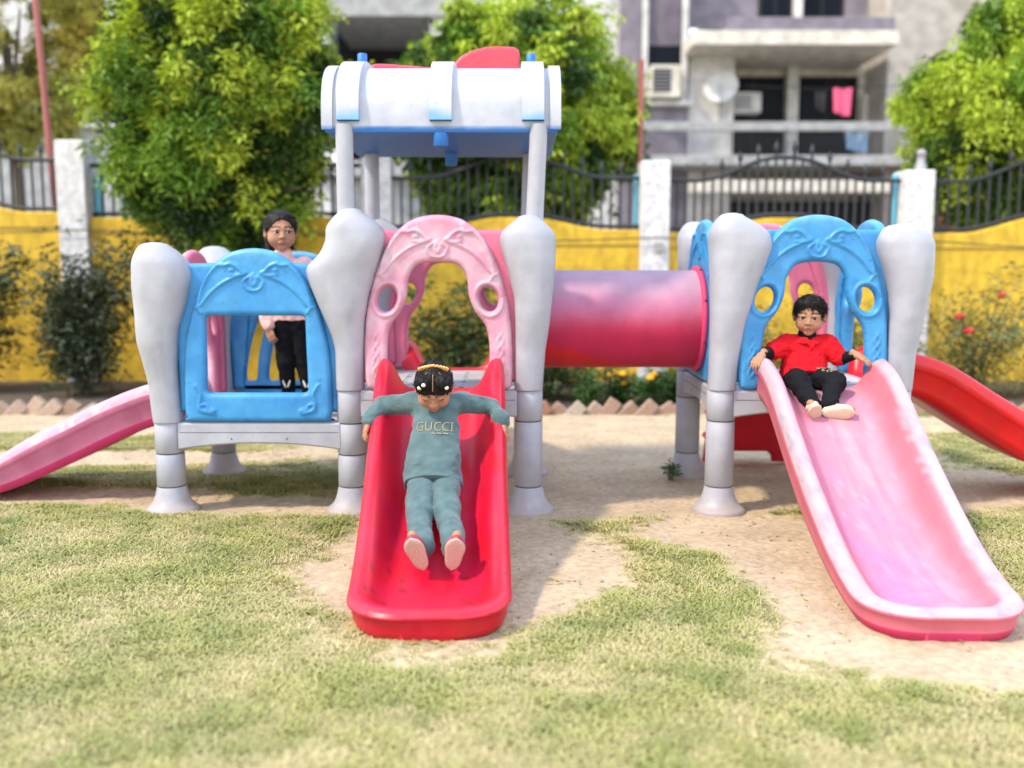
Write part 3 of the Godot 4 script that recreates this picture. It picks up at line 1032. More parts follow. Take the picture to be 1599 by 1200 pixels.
func seated_girl() -> void:
	var b := Vector3(-0.31, 0.29, -3.8)
	var root := base("person", b, "child in teal velvet tracksuit sliding down the red front slide, looking down", "person")
	var w := func(x: float, y: float, z: float) -> Vector3: return Vector3(x, y, z) - b
	var J := {"pelvis": w.call(-0.312, 0.335, -3.71), "chest": w.call(-0.312, 0.565, -3.89), "neck": w.call(-0.312, 0.625, -3.9), "head": w.call(-0.313, 0.668, -3.785), "face": Vector3(0.03, -0.6, 0.8),
		"sh": [w.call(-0.41, 0.585, -3.925), w.call(-0.215, 0.585, -3.925)], "el": [w.call(-0.545, 0.568, -3.985), w.call(-0.083, 0.566, -3.985)], "wr": [w.call(-0.594, 0.512, -3.9), w.call(-0.037, 0.512, -3.9)],
		"hip": [w.call(-0.353, 0.325, -3.69), w.call(-0.268, 0.325, -3.69)], "kn": [w.call(-0.345, 0.232, -3.45), w.call(-0.236, 0.232, -3.45)], "an": [w.call(-0.318, 0.158, -3.25), w.call(-0.205, 0.158, -3.25)],
		"toe": [w.call(-0.345, 0.23, -3.205), w.call(-0.19, 0.23, -3.205)], "fdir": [Vector3(-0.25, -0.85, 0.4), Vector3(0.25, -0.85, 0.4)], "hback": [Vector3(-0.9, 0.2, 0.3), Vector3(0.9, 0.2, 0.3)], "thumb": [1.0, -1.0], "curl": 0.6}
	var skin := Color(0.37, 0.19, 0.115)
	var h := 0.18
	var xf := child(root, J, h, skin, true, 0.8)
	var wr := noise(14.0, 40, 3)
	var s := Sdf.new(w.call(-0.68, 0.22, -4.06), w.call(0.05, 0.72, -3.56), 0.006)
	for q in [-1.0, 1.0]:
		var i := 0 if q < 0 else 1
		var v := Vector3(q, 0, 0)
		s.cap(J.pelvis + v * 0.036 + Vector3(0, 0.0, 0.01), J.chest + v * 0.034 + Vector3(0, -0.01, 0), 0.068, 0.06, 0.02)
		s.cap(J.pelvis + v * 0.04 + Vector3(0, 0.0, 0.02), J.pelvis + v * 0.04 + Vector3(0, 0.06, -0.04), 0.08, 0.07, 0.01)
		s.cap(J.pelvis + v * 0.034 + Vector3(0, -0.05, 0.07), J.pelvis + v * 0.036 + Vector3(0, 0.0, 0.015), 0.08, 0.08, 0.004)
		s.cap(J.chest + v * 0.04 + Vector3(0, 0.01, 0), J.sh[i], 0.055, 0.043, 0.03)
		limb(s, [J.sh[i], J.el[i], J.wr[i].lerp(J.el[i], 0.12)], [0.043, 0.037, 0.029], 0.02)
		s.cap(J.wr[i].lerp(J.el[i], 0.2), J.wr[i].lerp(J.el[i], 0.06), 0.032, 0.029, 0.004)
	s.cap(J.neck + Vector3(0, -0.02, 0), J.neck + Vector3(0, 0.012, 0.01), 0.052, 0.046, 0.02)
	s.cap(J.pelvis + Vector3(0, -0.045, 0.08), J.pelvis + Vector3(0, 0.0, 0.02), 0.08, 0.08, 0.02)
	s.cap(J.pelvis + Vector3(0, 0.01, 0.012), J.chest + Vector3(0, -0.02, 0.012), 0.074, 0.064, 0.03)
	s.rough(noise(13.0, 40, 3), 0.009, Vector3(0.6, 1.15, 0.9))
	s.rough(noise(5.0, 47, 2), 0.012)
	var ax: Vector3 = (J.chest - J.pelvis).normalized()
	s.cut(J.pelvis - ax * 0.062, -ax)
	var top := sdf_part("sweatshirt", s, M.velvet, root)
	for i in 2:
		var cf := ns()
		var e: Vector3 = J.el[i]
		var q: Vector3 = J.wr[i]
		tube(cf, [q.lerp(e, 0.2), q.lerp(e, 0.17), q.lerp(e, 0.02), q.lerp(e, -0.03)], 0.03, 0.0255, 16)
		obj("cuff", cf, M.velvet, top)
	var chest := Transform3D(Basis.from_euler(Vector3(-0.25, 0, 0)), J.chest + Vector3(0.002, -0.03, 0.2))
	lettering("GUCCI", 0.037, s, chest, top, "lettering", 500)
	lettering("~~~", 0.03, s, chest.translated(Vector3(0.022, -0.03, 0)), top, "script_print")
	var t := Sdf.new(w.call(-0.46, 0.08, -3.84), w.call(-0.1, 0.44, -3.14), 0.006)
	for i in 2:
		limb(t, [J.hip[i], J.kn[i], J.an[i] + Vector3(0, 0.016, -0.02)], [0.062, 0.048, 0.044], 0.006)
	t.cap(J.hip[0], J.hip[1], 0.064, 0.068, 0.02)
	t.rough(noise(11.0, 43, 3), 0.01, Vector3(0.8, 0.8, 0.85))
	t.rough(noise(5.0, 44, 2), 0.007)
	sdf_part("trousers", t, M.velvet, root)
	for i in 2:
		var toe: Vector3 = J.toe[i]
		shoe(root, J.an[i] + Vector3(0, -0.012, 0.022), toe + Vector3(0, 0.0, 0.015), Vector3(0, -0.25, 1), M.shoe_maroon, M.sole, 0.034)
	var g := hair_grid(h)
	g.ell(Vector3(0, -0.24, 0.36) * h, Vector3(0.36, 0.4, 0.36) * h, 0.03 * h, true)
	g.ell(Vector3(0, -0.62, 0.12) * h, Vector3(0.7, 0.5, 0.6) * h, 0.03 * h, true)
	g.ell(Vector3(0, 0.5, -0.18) * h, Vector3(0.2, 0.12, 0.17) * h, 0.05 * h)
	for k in 2:
		var q := -1.0 if k == 0 else 1.0
		g.ell(Vector3(q * 0.2, 0.36, 0.17) * h, Vector3(0.2, 0.17, 0.2) * h, 0.03 * h)
	g.cap(Vector3(0, 0.24, 0.44) * h, Vector3(0, 0.58, 0.1) * h, 0.018 * h, 0.018 * h, 0.02 * h, true)
	g.cap(Vector3(-0.42, 0.36, 0.1) * h, Vector3(0, 0.6, 0.02) * h, 0.016 * h, 0.016 * h, 0.02 * h, true)
	g.cap(Vector3(0.42, 0.36, 0.1) * h, Vector3(0, 0.6, 0.02) * h, 0.016 * h, 0.016 * h, 0.02 * h, true)
	g.rough(noise(90.0, 46, 3), 0.0035, Vector3(1, 0.25, 0.5))
	var d := newd()
	g.nets(d, xf, none)
	var hair := put("hair", dmesh(d), M.hair, root)
	strands(d, xf, Vector3(0, 0.5, -1), 700, 0.022, 301, hair, 0.45)
	var pt := ns()
	for q in [[0.0, 0.0], [-0.42, 0.0], [0.42, 0.0]]:
		var pp := []
		for k in 12:
			var a := lerpf(0.32, 1.15, k / 11.0)
			var u := Vector3(0, sin(a), cos(a)) if q[0] == 0.0 else Vector3(q[0] * 1.6 * cos(a), sin(a), 0.35 * cos(a) + 0.12).normalized()
			pp.append(xf * ((Vector3(0, 0.14, -0.06) + u * Vector3(0.43, 0.435, 0.475)) * h))
		tube(pt, pp, 0.0022, 0.0022, 6)
	pt.set_color(Color(0.3, 0.17, 0.1))
	obj("hair_parting", pt, mat("scalp", col(0.22, 0.13, 0.08), 0.6), hair)
	var bead := SphereMesh.new()
	bead.radius = 0.0085
	bead.height = 0.017
	for p in [[-0.29, 0.34, 0.34], [-0.2, 0.42, 0.34], [0.3, 0.34, 0.34]]:
		put("hair_bead", bead, M.bead, hair, Transform3D(Basis(), xf * (Vector3(p[0], p[1], p[2]) * h)))
	var fl := ns()
	for k in 9:
		var a := -0.95 + k * 0.24
		var c := Vector3(sin(a) * 0.34, 0.52 + cos(a) * 0.06 - absf(a) * 0.06, -0.1) * h
		for j in 5:
			lathe(fl, xf * (c + Vector3(cos(j * 1.26), sin(j * 1.26), 0.4) * 0.03 * h), [0.001, -0.006, 0.007, -0.002, 0.007, 0.003, 0.001, 0.006], 7)
	obj("flower_hairband", fl, M.clip, hair)

func boy() -> void:
	var b := Vector3(1.38, HI, -4.48)
	var root := base("person", b, "small child in red polo shirt and black trousers seated at top of pink slide", "person")
	var w := func(x: float, y: float, z: float) -> Vector3: return Vector3(x, y, z) - b
	var J := {"pelvis": w.call(1.37, 0.648, -4.49), "chest": w.call(1.388, 0.765, -4.5), "neck": w.call(1.392, 0.83, -4.495), "head": w.call(1.395, 0.92, -4.475), "face": Vector3(-0.34, -0.1, 0.93), "roll": -0.03,
		"sh": [w.call(1.3, 0.788, -4.5), w.call(1.485, 0.788, -4.48)], "el": [w.call(1.212, 0.752, -4.45), w.call(1.54, 0.722, -4.45)], "wr": [w.call(1.15, 0.748, -4.37), w.call(1.582, 0.748, -4.37)],
		"hip": [w.call(1.33, 0.635, -4.46), w.call(1.415, 0.635, -4.46)], "kn": [w.call(1.305, 0.63, -4.3), w.call(1.472, 0.63, -4.31)], "an": [w.call(1.325, 0.535, -4.17), w.call(1.4, 0.535, -4.17)],
		"toe": [w.call(1.3, 0.56, -4.11), w.call(1.485, 0.528, -4.13)], "fdir": [Vector3(-0.55, -0.55, 0.5), Vector3(0.75, -0.45, 0.45)], "hback": [Vector3(-0.3, 0.9, 0.35), Vector3(0.2, 0.9, 0.3)], "thumb": [1.0, -1.0], "curl": 0.5}
	var skin := Color(0.38, 0.2, 0.125)
	var h := 0.178
	var xf := child(root, J, h, skin, false, 0.95)
	var s := Sdf.new(w.call(1.15, 0.57, -4.62), w.call(1.62, 0.88, -4.36), 0.006)
	var u := Sdf.new(w.call(1.08, 0.68, -4.6), w.call(1.66, 0.86, -4.3), 0.006)
	for i in 2:
		var v: Vector3 = (J.sh[1] - J.sh[0]).normalized() * (-1.0 if i == 0 else 1.0)
		s.cap(J.pelvis + v * 0.038 + Vector3(0, -0.012, 0.03), J.chest + v * 0.033, 0.07, 0.06, 0.02)
		s.cap(J.chest + v * 0.04, J.sh[i], 0.052, 0.043, 0.03)
		s.cap(J.sh[i], J.sh[i].lerp(J.el[i], 0.85), 0.041, 0.042, 0.02)
		limb(u, [J.sh[i], J.el[i], J.wr[i].lerp(J.el[i], 0.1)], [0.032, 0.03, 0.022], 0.015)
	u.cap(J.neck + Vector3(0, -0.02, 0), J.neck + Vector3(0, 0.008, 0.003), 0.047, 0.042, 0.02)
	s.cap(J.pelvis + Vector3(0, -0.02, 0.05), J.chest, 0.072, 0.06, 0.02)
	folds(s, 16.0, 50, 0.013, Vector3(0.8, 1.1, 0.9))
	s.rough(noise(16.0, 50, 2), 0.004)
	s.cut(J.pelvis + Vector3(0, -0.035, 0.03), Vector3(0, -0.8, 0.6))
	var shirt := sdf_part("polo_shirt", s, M.red_cotton, root)
	sdf_part("undershirt", u, M.black_knit, root)
	var cl := ns()
	for q in [-1.0, 1.0]:                                 # the two points of the collar
		var pts := []
		for k in 9:
			var a := lerpf(-0.1, 2.6, k / 8.0)
			var rr := Vector3(sin(a) * q * 0.056, 0.014 - (0.03 if k == 0 else 0.0) - 0.012 * (1.0 - k / 8.0), cos(a) * 0.052)
			pts.append(J.neck + rr + Vector3(0, -0.012, 0))
		for k in 8:
			var p0: Vector3 = pts[k]
			var p1: Vector3 = pts[k + 1]
			var o0 = (p0 - J.neck) * Vector3(1, 0, 1) * 0.42 + Vector3(0, -0.026, 0.004)
			var o1 = (p1 - J.neck) * Vector3(1, 0, 1) * 0.42 + Vector3(0, -0.026, 0.004)
			if q > 0: quad(cl, p0 + o0, p1 + o1, p1, p0)
			else: quad(cl, p1 + o1, p0 + o0, p0, p1)
	obj("collar", cl, M.red_cotton, shirt)
	var t := Sdf.new(w.call(1.2, 0.5, -4.6), w.call(1.58, 0.74, -4.1), 0.006)
	for i in 2:
		limb(t, [J.hip[i], J.kn[i], J.an[i] + Vector3(0, 0.012, -0.005)], [0.055, 0.048, 0.034], 0.012)
	t.cap(J.hip[0], J.hip[1], 0.055, 0.055, 0.02)
	t.rough(noise(17.0, 52, 3), 0.009)
	var tr := sdf_part("trousers", t, M.black_knit, root)
	var tx := (J.kn[1] - J.hip[1] as Vector3).normalized()
	var tz := (Vector3(-0.1, 1, 0.3) - tx * tx.dot(Vector3(-0.1, 1, 0.3))).normalized()
	lettering("GUCCI", 0.036, t, Transform3D(Basis(tx, tz.cross(tx), tz), J.hip[1].lerp(J.kn[1], 0.55) + tz * 0.1), tr)
	shoe(root, J.an[0] + Vector3(0, -0.012, 0.02), J.toe[0], Vector3(0.15, -0.4, 1), M.shoe_cream, M.sole_cream, 0.032)
	shoe(root, J.an[1] + Vector3(0, -0.012, 0.02), J.toe[1], Vector3(0.1, -0.35, 1), M.shoe_cream, M.sole_cream, 0.03)
	var g := hair_grid(h)
	g.ell(Vector3(0, -0.15, 0.4) * h, Vector3(0.36, 0.43, 0.36) * h, 0.02 * h, true)
	for q in [-1.0, 1.0]: g.ell(Vector3(q * 0.42, -0.08, 0.02) * h, Vector3(0.12, 0.2, 0.17) * h, 0.02 * h, true)
	g.ell(Vector3(0, -0.5, 0.1) * h, Vector3(0.7, 0.5, 0.6) * h, 0.03 * h, true)
	g.cap(Vector3(-0.2, 0.36, 0.27) * h, Vector3(0.18, 0.37, 0.28) * h, 0.085 * h, 0.075 * h, 0.05 * h)
	for k in 9:
		var x := -0.26 + k * 0.062
		g.cap(Vector3(x, 0.36, 0.32 - absf(x) * 0.3) * h, Vector3(x + 0.03, 0.255 + 0.03 * sin(k * 2.3), 0.385 - absf(x) * 0.35) * h, 0.05 * h, 0.012 * h, 0.02 * h)
	g.rough(noise(80.0, 54, 3), 0.004, Vector3(1, 0.35, 1))
	var d := newd()
	g.nets(d, xf, none)
	strands(d, xf, Vector3(0.15, -0.8, 0.5), 1100, 0.024, 302, put("hair", dmesh(d), M.hair, root))

func standing_girl() -> void:
	var b := Vector3(-1.14, LO, -4.96)
	var root := base("person", b, "child in pale pink jumper and black leggings standing behind the blue window panel", "person")
	var w := func(x: float, y: float, z: float) -> Vector3: return Vector3(x, y, z) - b
	var J := {"pelvis": w.call(-1.15, 0.87, -4.97), "chest": w.call(-1.17, 1.09, -4.97), "neck": w.call(-1.18, 1.195, -4.965), "head": w.call(-1.185, 1.325, -4.945), "face": Vector3(0.33, -0.02, 0.94), "look": Vector3(0.35, 0, 1),
		"sh": [w.call(-1.275, 1.16, -4.97), w.call(-1.075, 1.16, -4.98)], "el": [w.call(-1.3, 1.0, -4.96), w.call(-1.035, 1.0, -4.99)], "wr": [w.call(-1.25, 0.835, -4.9), w.call(-1.04, 0.83, -5.0)],
		"hip": [w.call(-1.19, 0.86, -4.97), w.call(-1.105, 0.86, -4.97)], "kn": [w.call(-1.182, 0.655, -4.955), w.call(-1.085, 0.655, -4.965)], "an": [w.call(-1.17, 0.475, -4.96), w.call(-1.065, 0.475, -4.96)],
		"toe": [w.call(-1.17, 0.452, -4.87), w.call(-1.05, 0.452, -4.87)], "fdir": [Vector3(0.3, -0.9, 0.25), Vector3(0, -1, 0.1)], "hback": [Vector3(-0.5, 0, 0.85), Vector3(0.8, 0, 0.5)], "thumb": [1.0, -1.0], "curl": 0.7}
	var skin := Color(0.41, 0.215, 0.135)
	var h := 0.2
	var xf := child(root, J, h, skin, false)
	var s := Sdf.new(w.call(-1.38, 0.78, -5.1), w.call(-0.95, 1.26, -4.82), 0.0065)
	for q in [-1.0, 0.0, 1.0]:
		s.cap(J.pelvis + Vector3(q * 0.036, -0.04, 0), J.chest + Vector3(q * 0.034, 0, 0), 0.074, 0.062, 0.02)
	s.cut(J.pelvis + Vector3(0, 0.002, 0), Vector3.DOWN)
	for i in 2:
		var v := Vector3(-1.0 if i == 0 else 1.0, 0, 0)
		s.cap(J.chest + v * 0.04 + Vector3(0, 0.03, 0), J.sh[i], 0.052, 0.042, 0.03)
		limb(s, [J.sh[i], J.el[i], J.wr[i].lerp(J.el[i], 0.1)], [0.044, 0.04, 0.033], 0.015)
	s.cap(J.neck + Vector3(0, -0.03, 0), J.neck + Vector3(0, 0.005, 0), 0.056, 0.05, 0.02)
	s.rough(noise(15.0, 60, 3), 0.008)
	sdf_part("jumper", s, M.pink_cotton, root)
	var t := Sdf.new(w.call(-1.28, 0.43, -5.08), w.call(-0.98, 0.96, -4.84), 0.0065)
	for i in 2:
		limb(t, [J.hip[i], J.kn[i], J.an[i]], [0.062, 0.045, 0.034], 0.012)
	t.cap(J.hip[0], J.hip[1], 0.062, 0.062, 0.02)
	t.rough(noise(18.0, 61, 3), 0.006)
	var lg := sdf_part("leggings", t, M.black_knit, root)
	for i in 2:                                           # rabbit ears printed above each ankle
		for q in [-1.0, 1.0]:
			var st := ns()
			var c: Vector3 = J.an[i] + Vector3(q * 0.012 - 0.002, 0.07, 0.0405)
			var r := ring(Vector3.ZERO, Vector3(0.0055, 0, 0), Vector3(0, 0.022, 0), 14)
			var rr := PackedVector3Array()
			for p in r: rr.append(c + p.rotated(Vector3(0, 0, 1), -q * 0.35))
			loft(st, [rr, PackedVector3Array(Array(rr).map(func(p): return p + Vector3(0, 0, 0.0025)))])
			obj("rabbit_ear_print", st, M.bead, lg)
		shoe(root, J.an[i] + Vector3(0, -0.022, 0), J.toe[i], Vector3(0, -1, 0), M.shoe_maroon, M.sole_cream)
	var g := hair_grid(h)
	g.ell(Vector3(0, -0.16, 0.4) * h, Vector3(0.355, 0.48, 0.38) * h, 0.03 * h, true)
	g.ell(Vector3(0, -0.56, 0.14) * h, Vector3(0.7, 0.5, 0.55) * h, 0.03 * h, true)
	g.cap(Vector3(0, 0.1, -0.5) * h, Vector3(-0.2, -0.2, -0.5) * h, 0.12 * h, 0.14 * h, 0.05 * h)
	g.cap(Vector3(-0.2, -0.2, -0.5) * h, Vector3(-0.3, -0.6, -0.42) * h, 0.14 * h, 0.07 * h, 0.05 * h)
	g.cap(Vector3(0.2, -0.1, -0.4) * h, Vector3(0.33, -0.4, -0.32) * h, 0.1 * h, 0.05 * h, 0.05 * h)
	g.rough(noise(85.0, 63, 3), 0.0035, Vector3(1, 0.4, 0.6))
	var d := newd()
	g.nets(d, xf, none)
	strands(d, xf, Vector3(0, -0.5, -0.8), 800, 0.03, 303, put("hair", dmesh(d), M.hair, root), 0.3)

# ---------------------------------------------------------------- the play structure
func red_paint(s: float, d: float, u: float, p: Vector3) -> Color:
	var k := clampf(0.5 + 0.9 * wear.get_noise_3d(p.x * 1.0, p.y, p.z), 0, 1)
	var c := Color(0.6, 0.004, 0.016).lerp(Color(0.61, 0.01, 0.045), k)
	if d > 0.1: c = c.lerp(Color(0.6, 0.012, 0.06), 0.5 * k)
	var chip := chips.get_noise_3d(p.x, p.y * 1.5, p.z)
	if d > 0.005 and s > 0.75 and chip > 0.36: c = c.lerp(Color(0.2, 0.01, 0.02), 0.7)
	return c

func pink_paint(s: float, d: float, u: float, p: Vector3) -> Color:
	var k := clampf(0.5 + 1.0 * wear.get_noise_3d(p.x, p.y, p.z), 0, 1)
	var c := Color(0.66, 0.15, 0.2)
	var run := clampf(0.5 + wear.get_noise_3d(p.x * 4.0, 0.0, p.z * 0.5) * 1.1, 0, 1)
	var fl := Color(0.56, 0.2, 0.28).lerp(Color(0.55, 0.31, 0.34), run * smoothstep(0.55, 0.0, absf(u - 0.15)))
	fl = fl.lerp(Color(0.45, 0.19, 0.35), 0.8 * smoothstep(0.35, 0.8, s + (k - 0.5) * 0.3) * smoothstep(0.6, -0.2, u))  # shadow of the left wall painted mauve on the floor
	if chips.get_noise_3d(p.x * 2.4, 0.0, p.z * 0.5) > 0.4: fl = fl.lerp(Color(0.58, 0.36, 0.44), 0.35)
	c = c.lerp(fl, smoothstep(0.085, 0.16, d))
	if d >= 0.0 and d < 0.075:
		c = c.lerp(Color(0.53, 0.375, 0.41), 0.9 * smoothstep(0.075, 0.06, d))
		var g := chips.get_noise_3d(p.x * 0.45, p.y * 0.45, p.z * 0.45)
		c = c.lerp(Color(0.37, 0.3, 0.35), smoothstep(0.2, 0.27, g))
	if d < -0.045 and s > 0.86: c = Color(0.6, 0.03, 0.12)
	return c

func rose_paint(s: float, d: float, u: float, p: Vector3) -> Color:
	var k := clampf(0.5 + wear.get_noise_3d(p.x, p.y, p.z), 0, 1)
	var c := Color(0.5, 0.11, 0.21).lerp(Color(0.54, 0.17, 0.28), k)
	if d >= 0.0 and d < 0.07:
		c = Color(0.57, 0.32, 0.41)
		c = c.lerp(Color(0.55, 0.47, 0.55), smoothstep(0.1, 0.3, chips.get_noise_3d(p.x * 0.45, p.y * 0.45, p.z * 0.45)))
	if d < -0.045: c = Color(0.55, 0.03, 0.14)
	return c

func grey_wear(p: Vector3) -> Color:                      # rain streaks, scuffs, and soil splashed on the feet
	var n := wear.get_noise_3d(p.x * 2.5, p.y * 0.6, p.z * 2.5)
	var k := 1.0 + n * 0.16 + chips.get_noise_3d(p.x * 0.5, p.y * 0.25, p.z * 0.5) * 0.06
	var c := Color(k, k, k)
	var mud := smoothstep(0.1, 0.0, p.y + chips.get_noise_3d(p.x * 0.7, p.y * 0.7, p.z * 0.7) * 0.06)
	return c.lerp(Color(0.95, 0.78, 0.62), mud * 0.8)

func blue_paint(p: Vector3) -> Color:
	var k := clampf(0.5 + wear.get_noise_3d(p.x * 1.3, p.y * 1.3, p.z) * 1.1, 0, 1)
	var c := Color(0.03, 0.235, 0.54).lerp(Color(0.055, 0.3, 0.6), k)
	var edge := smoothstep(0.74, 0.81, p.y + wear.get_noise_3d(p.x * 3.0, p.y * 3.0, 5.0) * 0.04)
	c = c.lerp(Color(0.16, 0.4, 0.62), edge * 0.6)
	if chips.get_noise_3d(p.x * 0.8, p.y * 1.2, 2.0) > 0.54: c = c.lerp(Color(0.02, 0.1, 0.25), 0.45)
	return c

func true_red_paint(s: float, d: float, u: float, p: Vector3) -> Color:
	var c := red_paint(s, d, u, p)
	return Color(c.r * 1.12, c.g * 0.5, c.b * 0.35)

func pink_panel_paint(p: Vector3) -> Color:
	var k := wear.get_noise_3d(p.x * 1.4, p.y * 1.4, 3.0)
	var c := Color(0.6, 0.25, 0.35).lerp(Color(0.66, 0.4, 0.47), clampf(0.5 + k * 1.2, 0, 1))
	if p.z < -0.012: c = Color(0.72, 0.16, 0.26)
	if p.z > 0.0: c = c.lerp(Color(0.5, 0.42, 0.47), smoothstep(0.18, 0.34, wear.get_noise_3d(p.x * 3.0 + 7.0, p.y * 3.0, 0)) * smoothstep(0.35, 0.75, p.y) * 0.8)
	return c

var wear := noise(5.0, 71, 4)
var chips := noise(26.0, 72, 3)

func play_structure() -> void:
	var root := base("play_structure", Vector3.ZERO, "moulded plastic playground tower set with four slides, pink tunnel and bleached blue roof", "play structure")
	var X := [-1.617, -0.757, 0.073, 0.987, 1.812]
	for rear in [false, true]:
		bone_post(root, X[0], A_PROF, rear, [0.275])
		bone_post(root, X[1], B_PROF, rear, [0.27, LO - 0.005])
		bone_post(root, X[2], C_PROF, rear, [0.43])
		bone_post(root, X[3], E_PROF, rear, [0.43])
		bone_post(root, X[4], F_PROF, rear, [0.43])
	var mid := (ZF + ZR) * 0.5
	# decks and beams
	for k in [[0, 1, LO], [1, 2, HI], [3, 4, HI]]:
		var x0: float = X[k[0]]
		var x1: float = X[k[1]]
		var y: float = k[2]
		var dk := box("deck", Vector3((x0 + x1) * 0.5, y - 0.03, mid), Vector3(x1 - x0 + 0.02, 0.05, ZF - ZR + 0.02), M.deck, root, 0.012)
		var dots := ns()
		for i in 7:
			for j in 7:
				lathe(dots, Vector3(lerpf(x0 + 0.12, x1 - 0.12, i / 6.0), y - 0.0045, lerpf(ZR + 0.1, ZF - 0.1, j / 6.0)), [0.012, -0.006, 0.012, 0.001], 10)
		obj("drain_hole", dots, M.dark_gap, dk)
		var ribs := ns()
		for i in 3:
			rbox(ribs, Vector3((x0 + x1) * 0.5, y - 0.004, lerpf(ZR + 0.2, ZF - 0.2, i / 2.0)), Vector3(x1 - x0 - 0.2, 0.006, 0.012), 0.002)
			rbox(ribs, Vector3(lerpf(x0 + 0.2, x1 - 0.2, i / 2.0), y - 0.0036, mid), Vector3(0.012, 0.0055, ZF - ZR - 0.2), 0.002)
		obj("rib", ribs, M.deck, dk)
		for side in 4:                                    # arched beams round the deck
			var along: float = (x1 - x0 if side < 2 else ZF - ZR) - 0.1
			var st := ns()
			var rings := []
			for i in 17:
				var t := i / 16.0 * 2.0 - 1.0
				var low := -0.128 + 0.03 * (1.0 - t * t)
				var b := 0.008
				var r := PackedVector3Array()
				for q in [[-0.028, low + b], [-0.028 + b, low], [0.028 - b, low], [0.028, low + b], [0.028, -b], [0.028 - b, 0.0], [-0.028 + b, 0.0], [-0.028, -b]]:
					r.append(Vector3(t * along * 0.5, q[1], q[0] * -1.0))
				r.reverse()
				rings.append(r)
			st.set_smooth_group(-1)
			loft(st, rings)
			var at := Vector3((x0 + x1) * 0.5, y - 0.002, ZF + 0.022 if side == 0 else ZR - 0.022)
			var turn := 0.0 if side == 0 else PI
			if side >= 2:
				at = Vector3(x0 - 0.01 if side == 2 else x1 + 0.01, y - 0.002, mid)
				turn = -PI / 2 if side == 2 else PI / 2
			var bm := obj("beam", st, M.grey, root, Transform3D(Basis(Vector3.UP, turn), at))
			var seam := ns()
			rbox(seam, Vector3(0, -0.045, 0.0275), Vector3(along * 0.98, 0.0025, 0.003), 0.0008)
			for q in [-0.13, 0.13]:
				rbox(seam, Vector3(q, -0.075, 0.0275), Vector3(0.008, 0.008, 0.004), 0.002)
			obj("seam", seam, M.dark_gap, bm)
	# wall panels
	var pink_arch := arch_mesh(pink_panel_paint)
	var blue_arch := arch_mesh(blue_paint)
	var win := window_mesh(0)
	var slots := window_mesh(1)
	var mouth := window_mesh(2)
	var cx := [(X[0] + X[1]) * 0.5, (X[1] + X[2]) * 0.5, (X[3] + X[4]) * 0.5]
	var zf := ZF + 0.035
	var zr := ZR - 0.035
	var panel := func(called: String, m: Mesh, ml: Material, at: Vector3, turn: float, lab: String) -> void:
		tag(put(called, m, ml, root, Transform3D(Basis(Vector3.UP, turn), at)), lab)
	panel.call("window_panel", win, M.blue, Vector3(cx[0], LO + 0.004, zf), 0.0, "blue panel with square window opening")
	panel.call("slotted_panel", slots, M.blue, Vector3(cx[0], LO + 0.004, zr), PI, "blue panel with slanted slots at the back")
	panel.call("arch_panel", pink_arch, M.pink, Vector3(X[0] + 0.0, LO + 0.004, mid), -PI / 2, "pink arch over the left slide")
	panel.call("arch_panel", pink_arch, M.pink, Vector3(cx[1], HI + 0.003, zf), 0.0, "faded pink arch over the red front slide")
	panel.call("arch_panel", pink_arch, M.pink, Vector3(cx[1], HI + 0.003, zr), PI, "pink arch at the back of the middle tower")
	panel.call("tunnel_panel", mouth, M.blue, Vector3(X[2] + 0.01, HI + 0.003, mid), PI / 2, "blue panel at the left tunnel mouth")
	panel.call("tunnel_panel", mouth, M.blue, Vector3(X[3] - 0.01, HI + 0.003, mid), -PI / 2, "blue panel at the right tunnel mouth")
	panel.call("arch_panel", blue_arch, M.blue, Vector3(cx[2], HI + 0.003, zf), 0.0, "blue arch over the pink front slide")
	panel.call("arch_panel", pink_arch, M.pink, Vector3(cx[2], HI + 0.003, zr), PI, "pink arch at the back of the right tower")
	panel.call("arch_panel", blue_arch, M.blue, Vector3(X[4] + 0.0, HI + 0.003, mid), PI / 2, "blue arch over the right slide")
	# tunnel: a shell along x, lilac above passing to deep red below
	var st := ns()
	var tr := 0.247
	var ty := HI + 0.307
	var xs := 25
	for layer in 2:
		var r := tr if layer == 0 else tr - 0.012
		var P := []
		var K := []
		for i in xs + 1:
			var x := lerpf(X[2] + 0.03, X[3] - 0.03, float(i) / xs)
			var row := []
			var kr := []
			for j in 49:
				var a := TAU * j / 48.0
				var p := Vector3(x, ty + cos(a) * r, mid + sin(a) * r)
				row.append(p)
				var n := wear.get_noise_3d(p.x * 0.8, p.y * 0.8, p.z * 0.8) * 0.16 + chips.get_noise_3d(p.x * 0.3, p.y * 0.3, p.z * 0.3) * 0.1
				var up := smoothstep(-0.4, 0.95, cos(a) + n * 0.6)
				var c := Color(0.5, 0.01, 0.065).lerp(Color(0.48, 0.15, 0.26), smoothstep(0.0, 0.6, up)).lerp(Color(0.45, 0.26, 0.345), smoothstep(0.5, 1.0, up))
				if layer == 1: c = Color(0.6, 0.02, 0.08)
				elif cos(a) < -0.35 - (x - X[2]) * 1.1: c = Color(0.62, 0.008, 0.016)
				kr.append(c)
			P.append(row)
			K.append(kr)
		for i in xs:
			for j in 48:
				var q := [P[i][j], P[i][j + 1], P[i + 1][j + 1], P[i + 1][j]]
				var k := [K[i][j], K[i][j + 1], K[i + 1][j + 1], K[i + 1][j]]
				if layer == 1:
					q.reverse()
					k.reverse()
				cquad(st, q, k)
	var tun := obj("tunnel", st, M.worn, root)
	tag(tun, "pink-red tube tunnel, lilac on top")
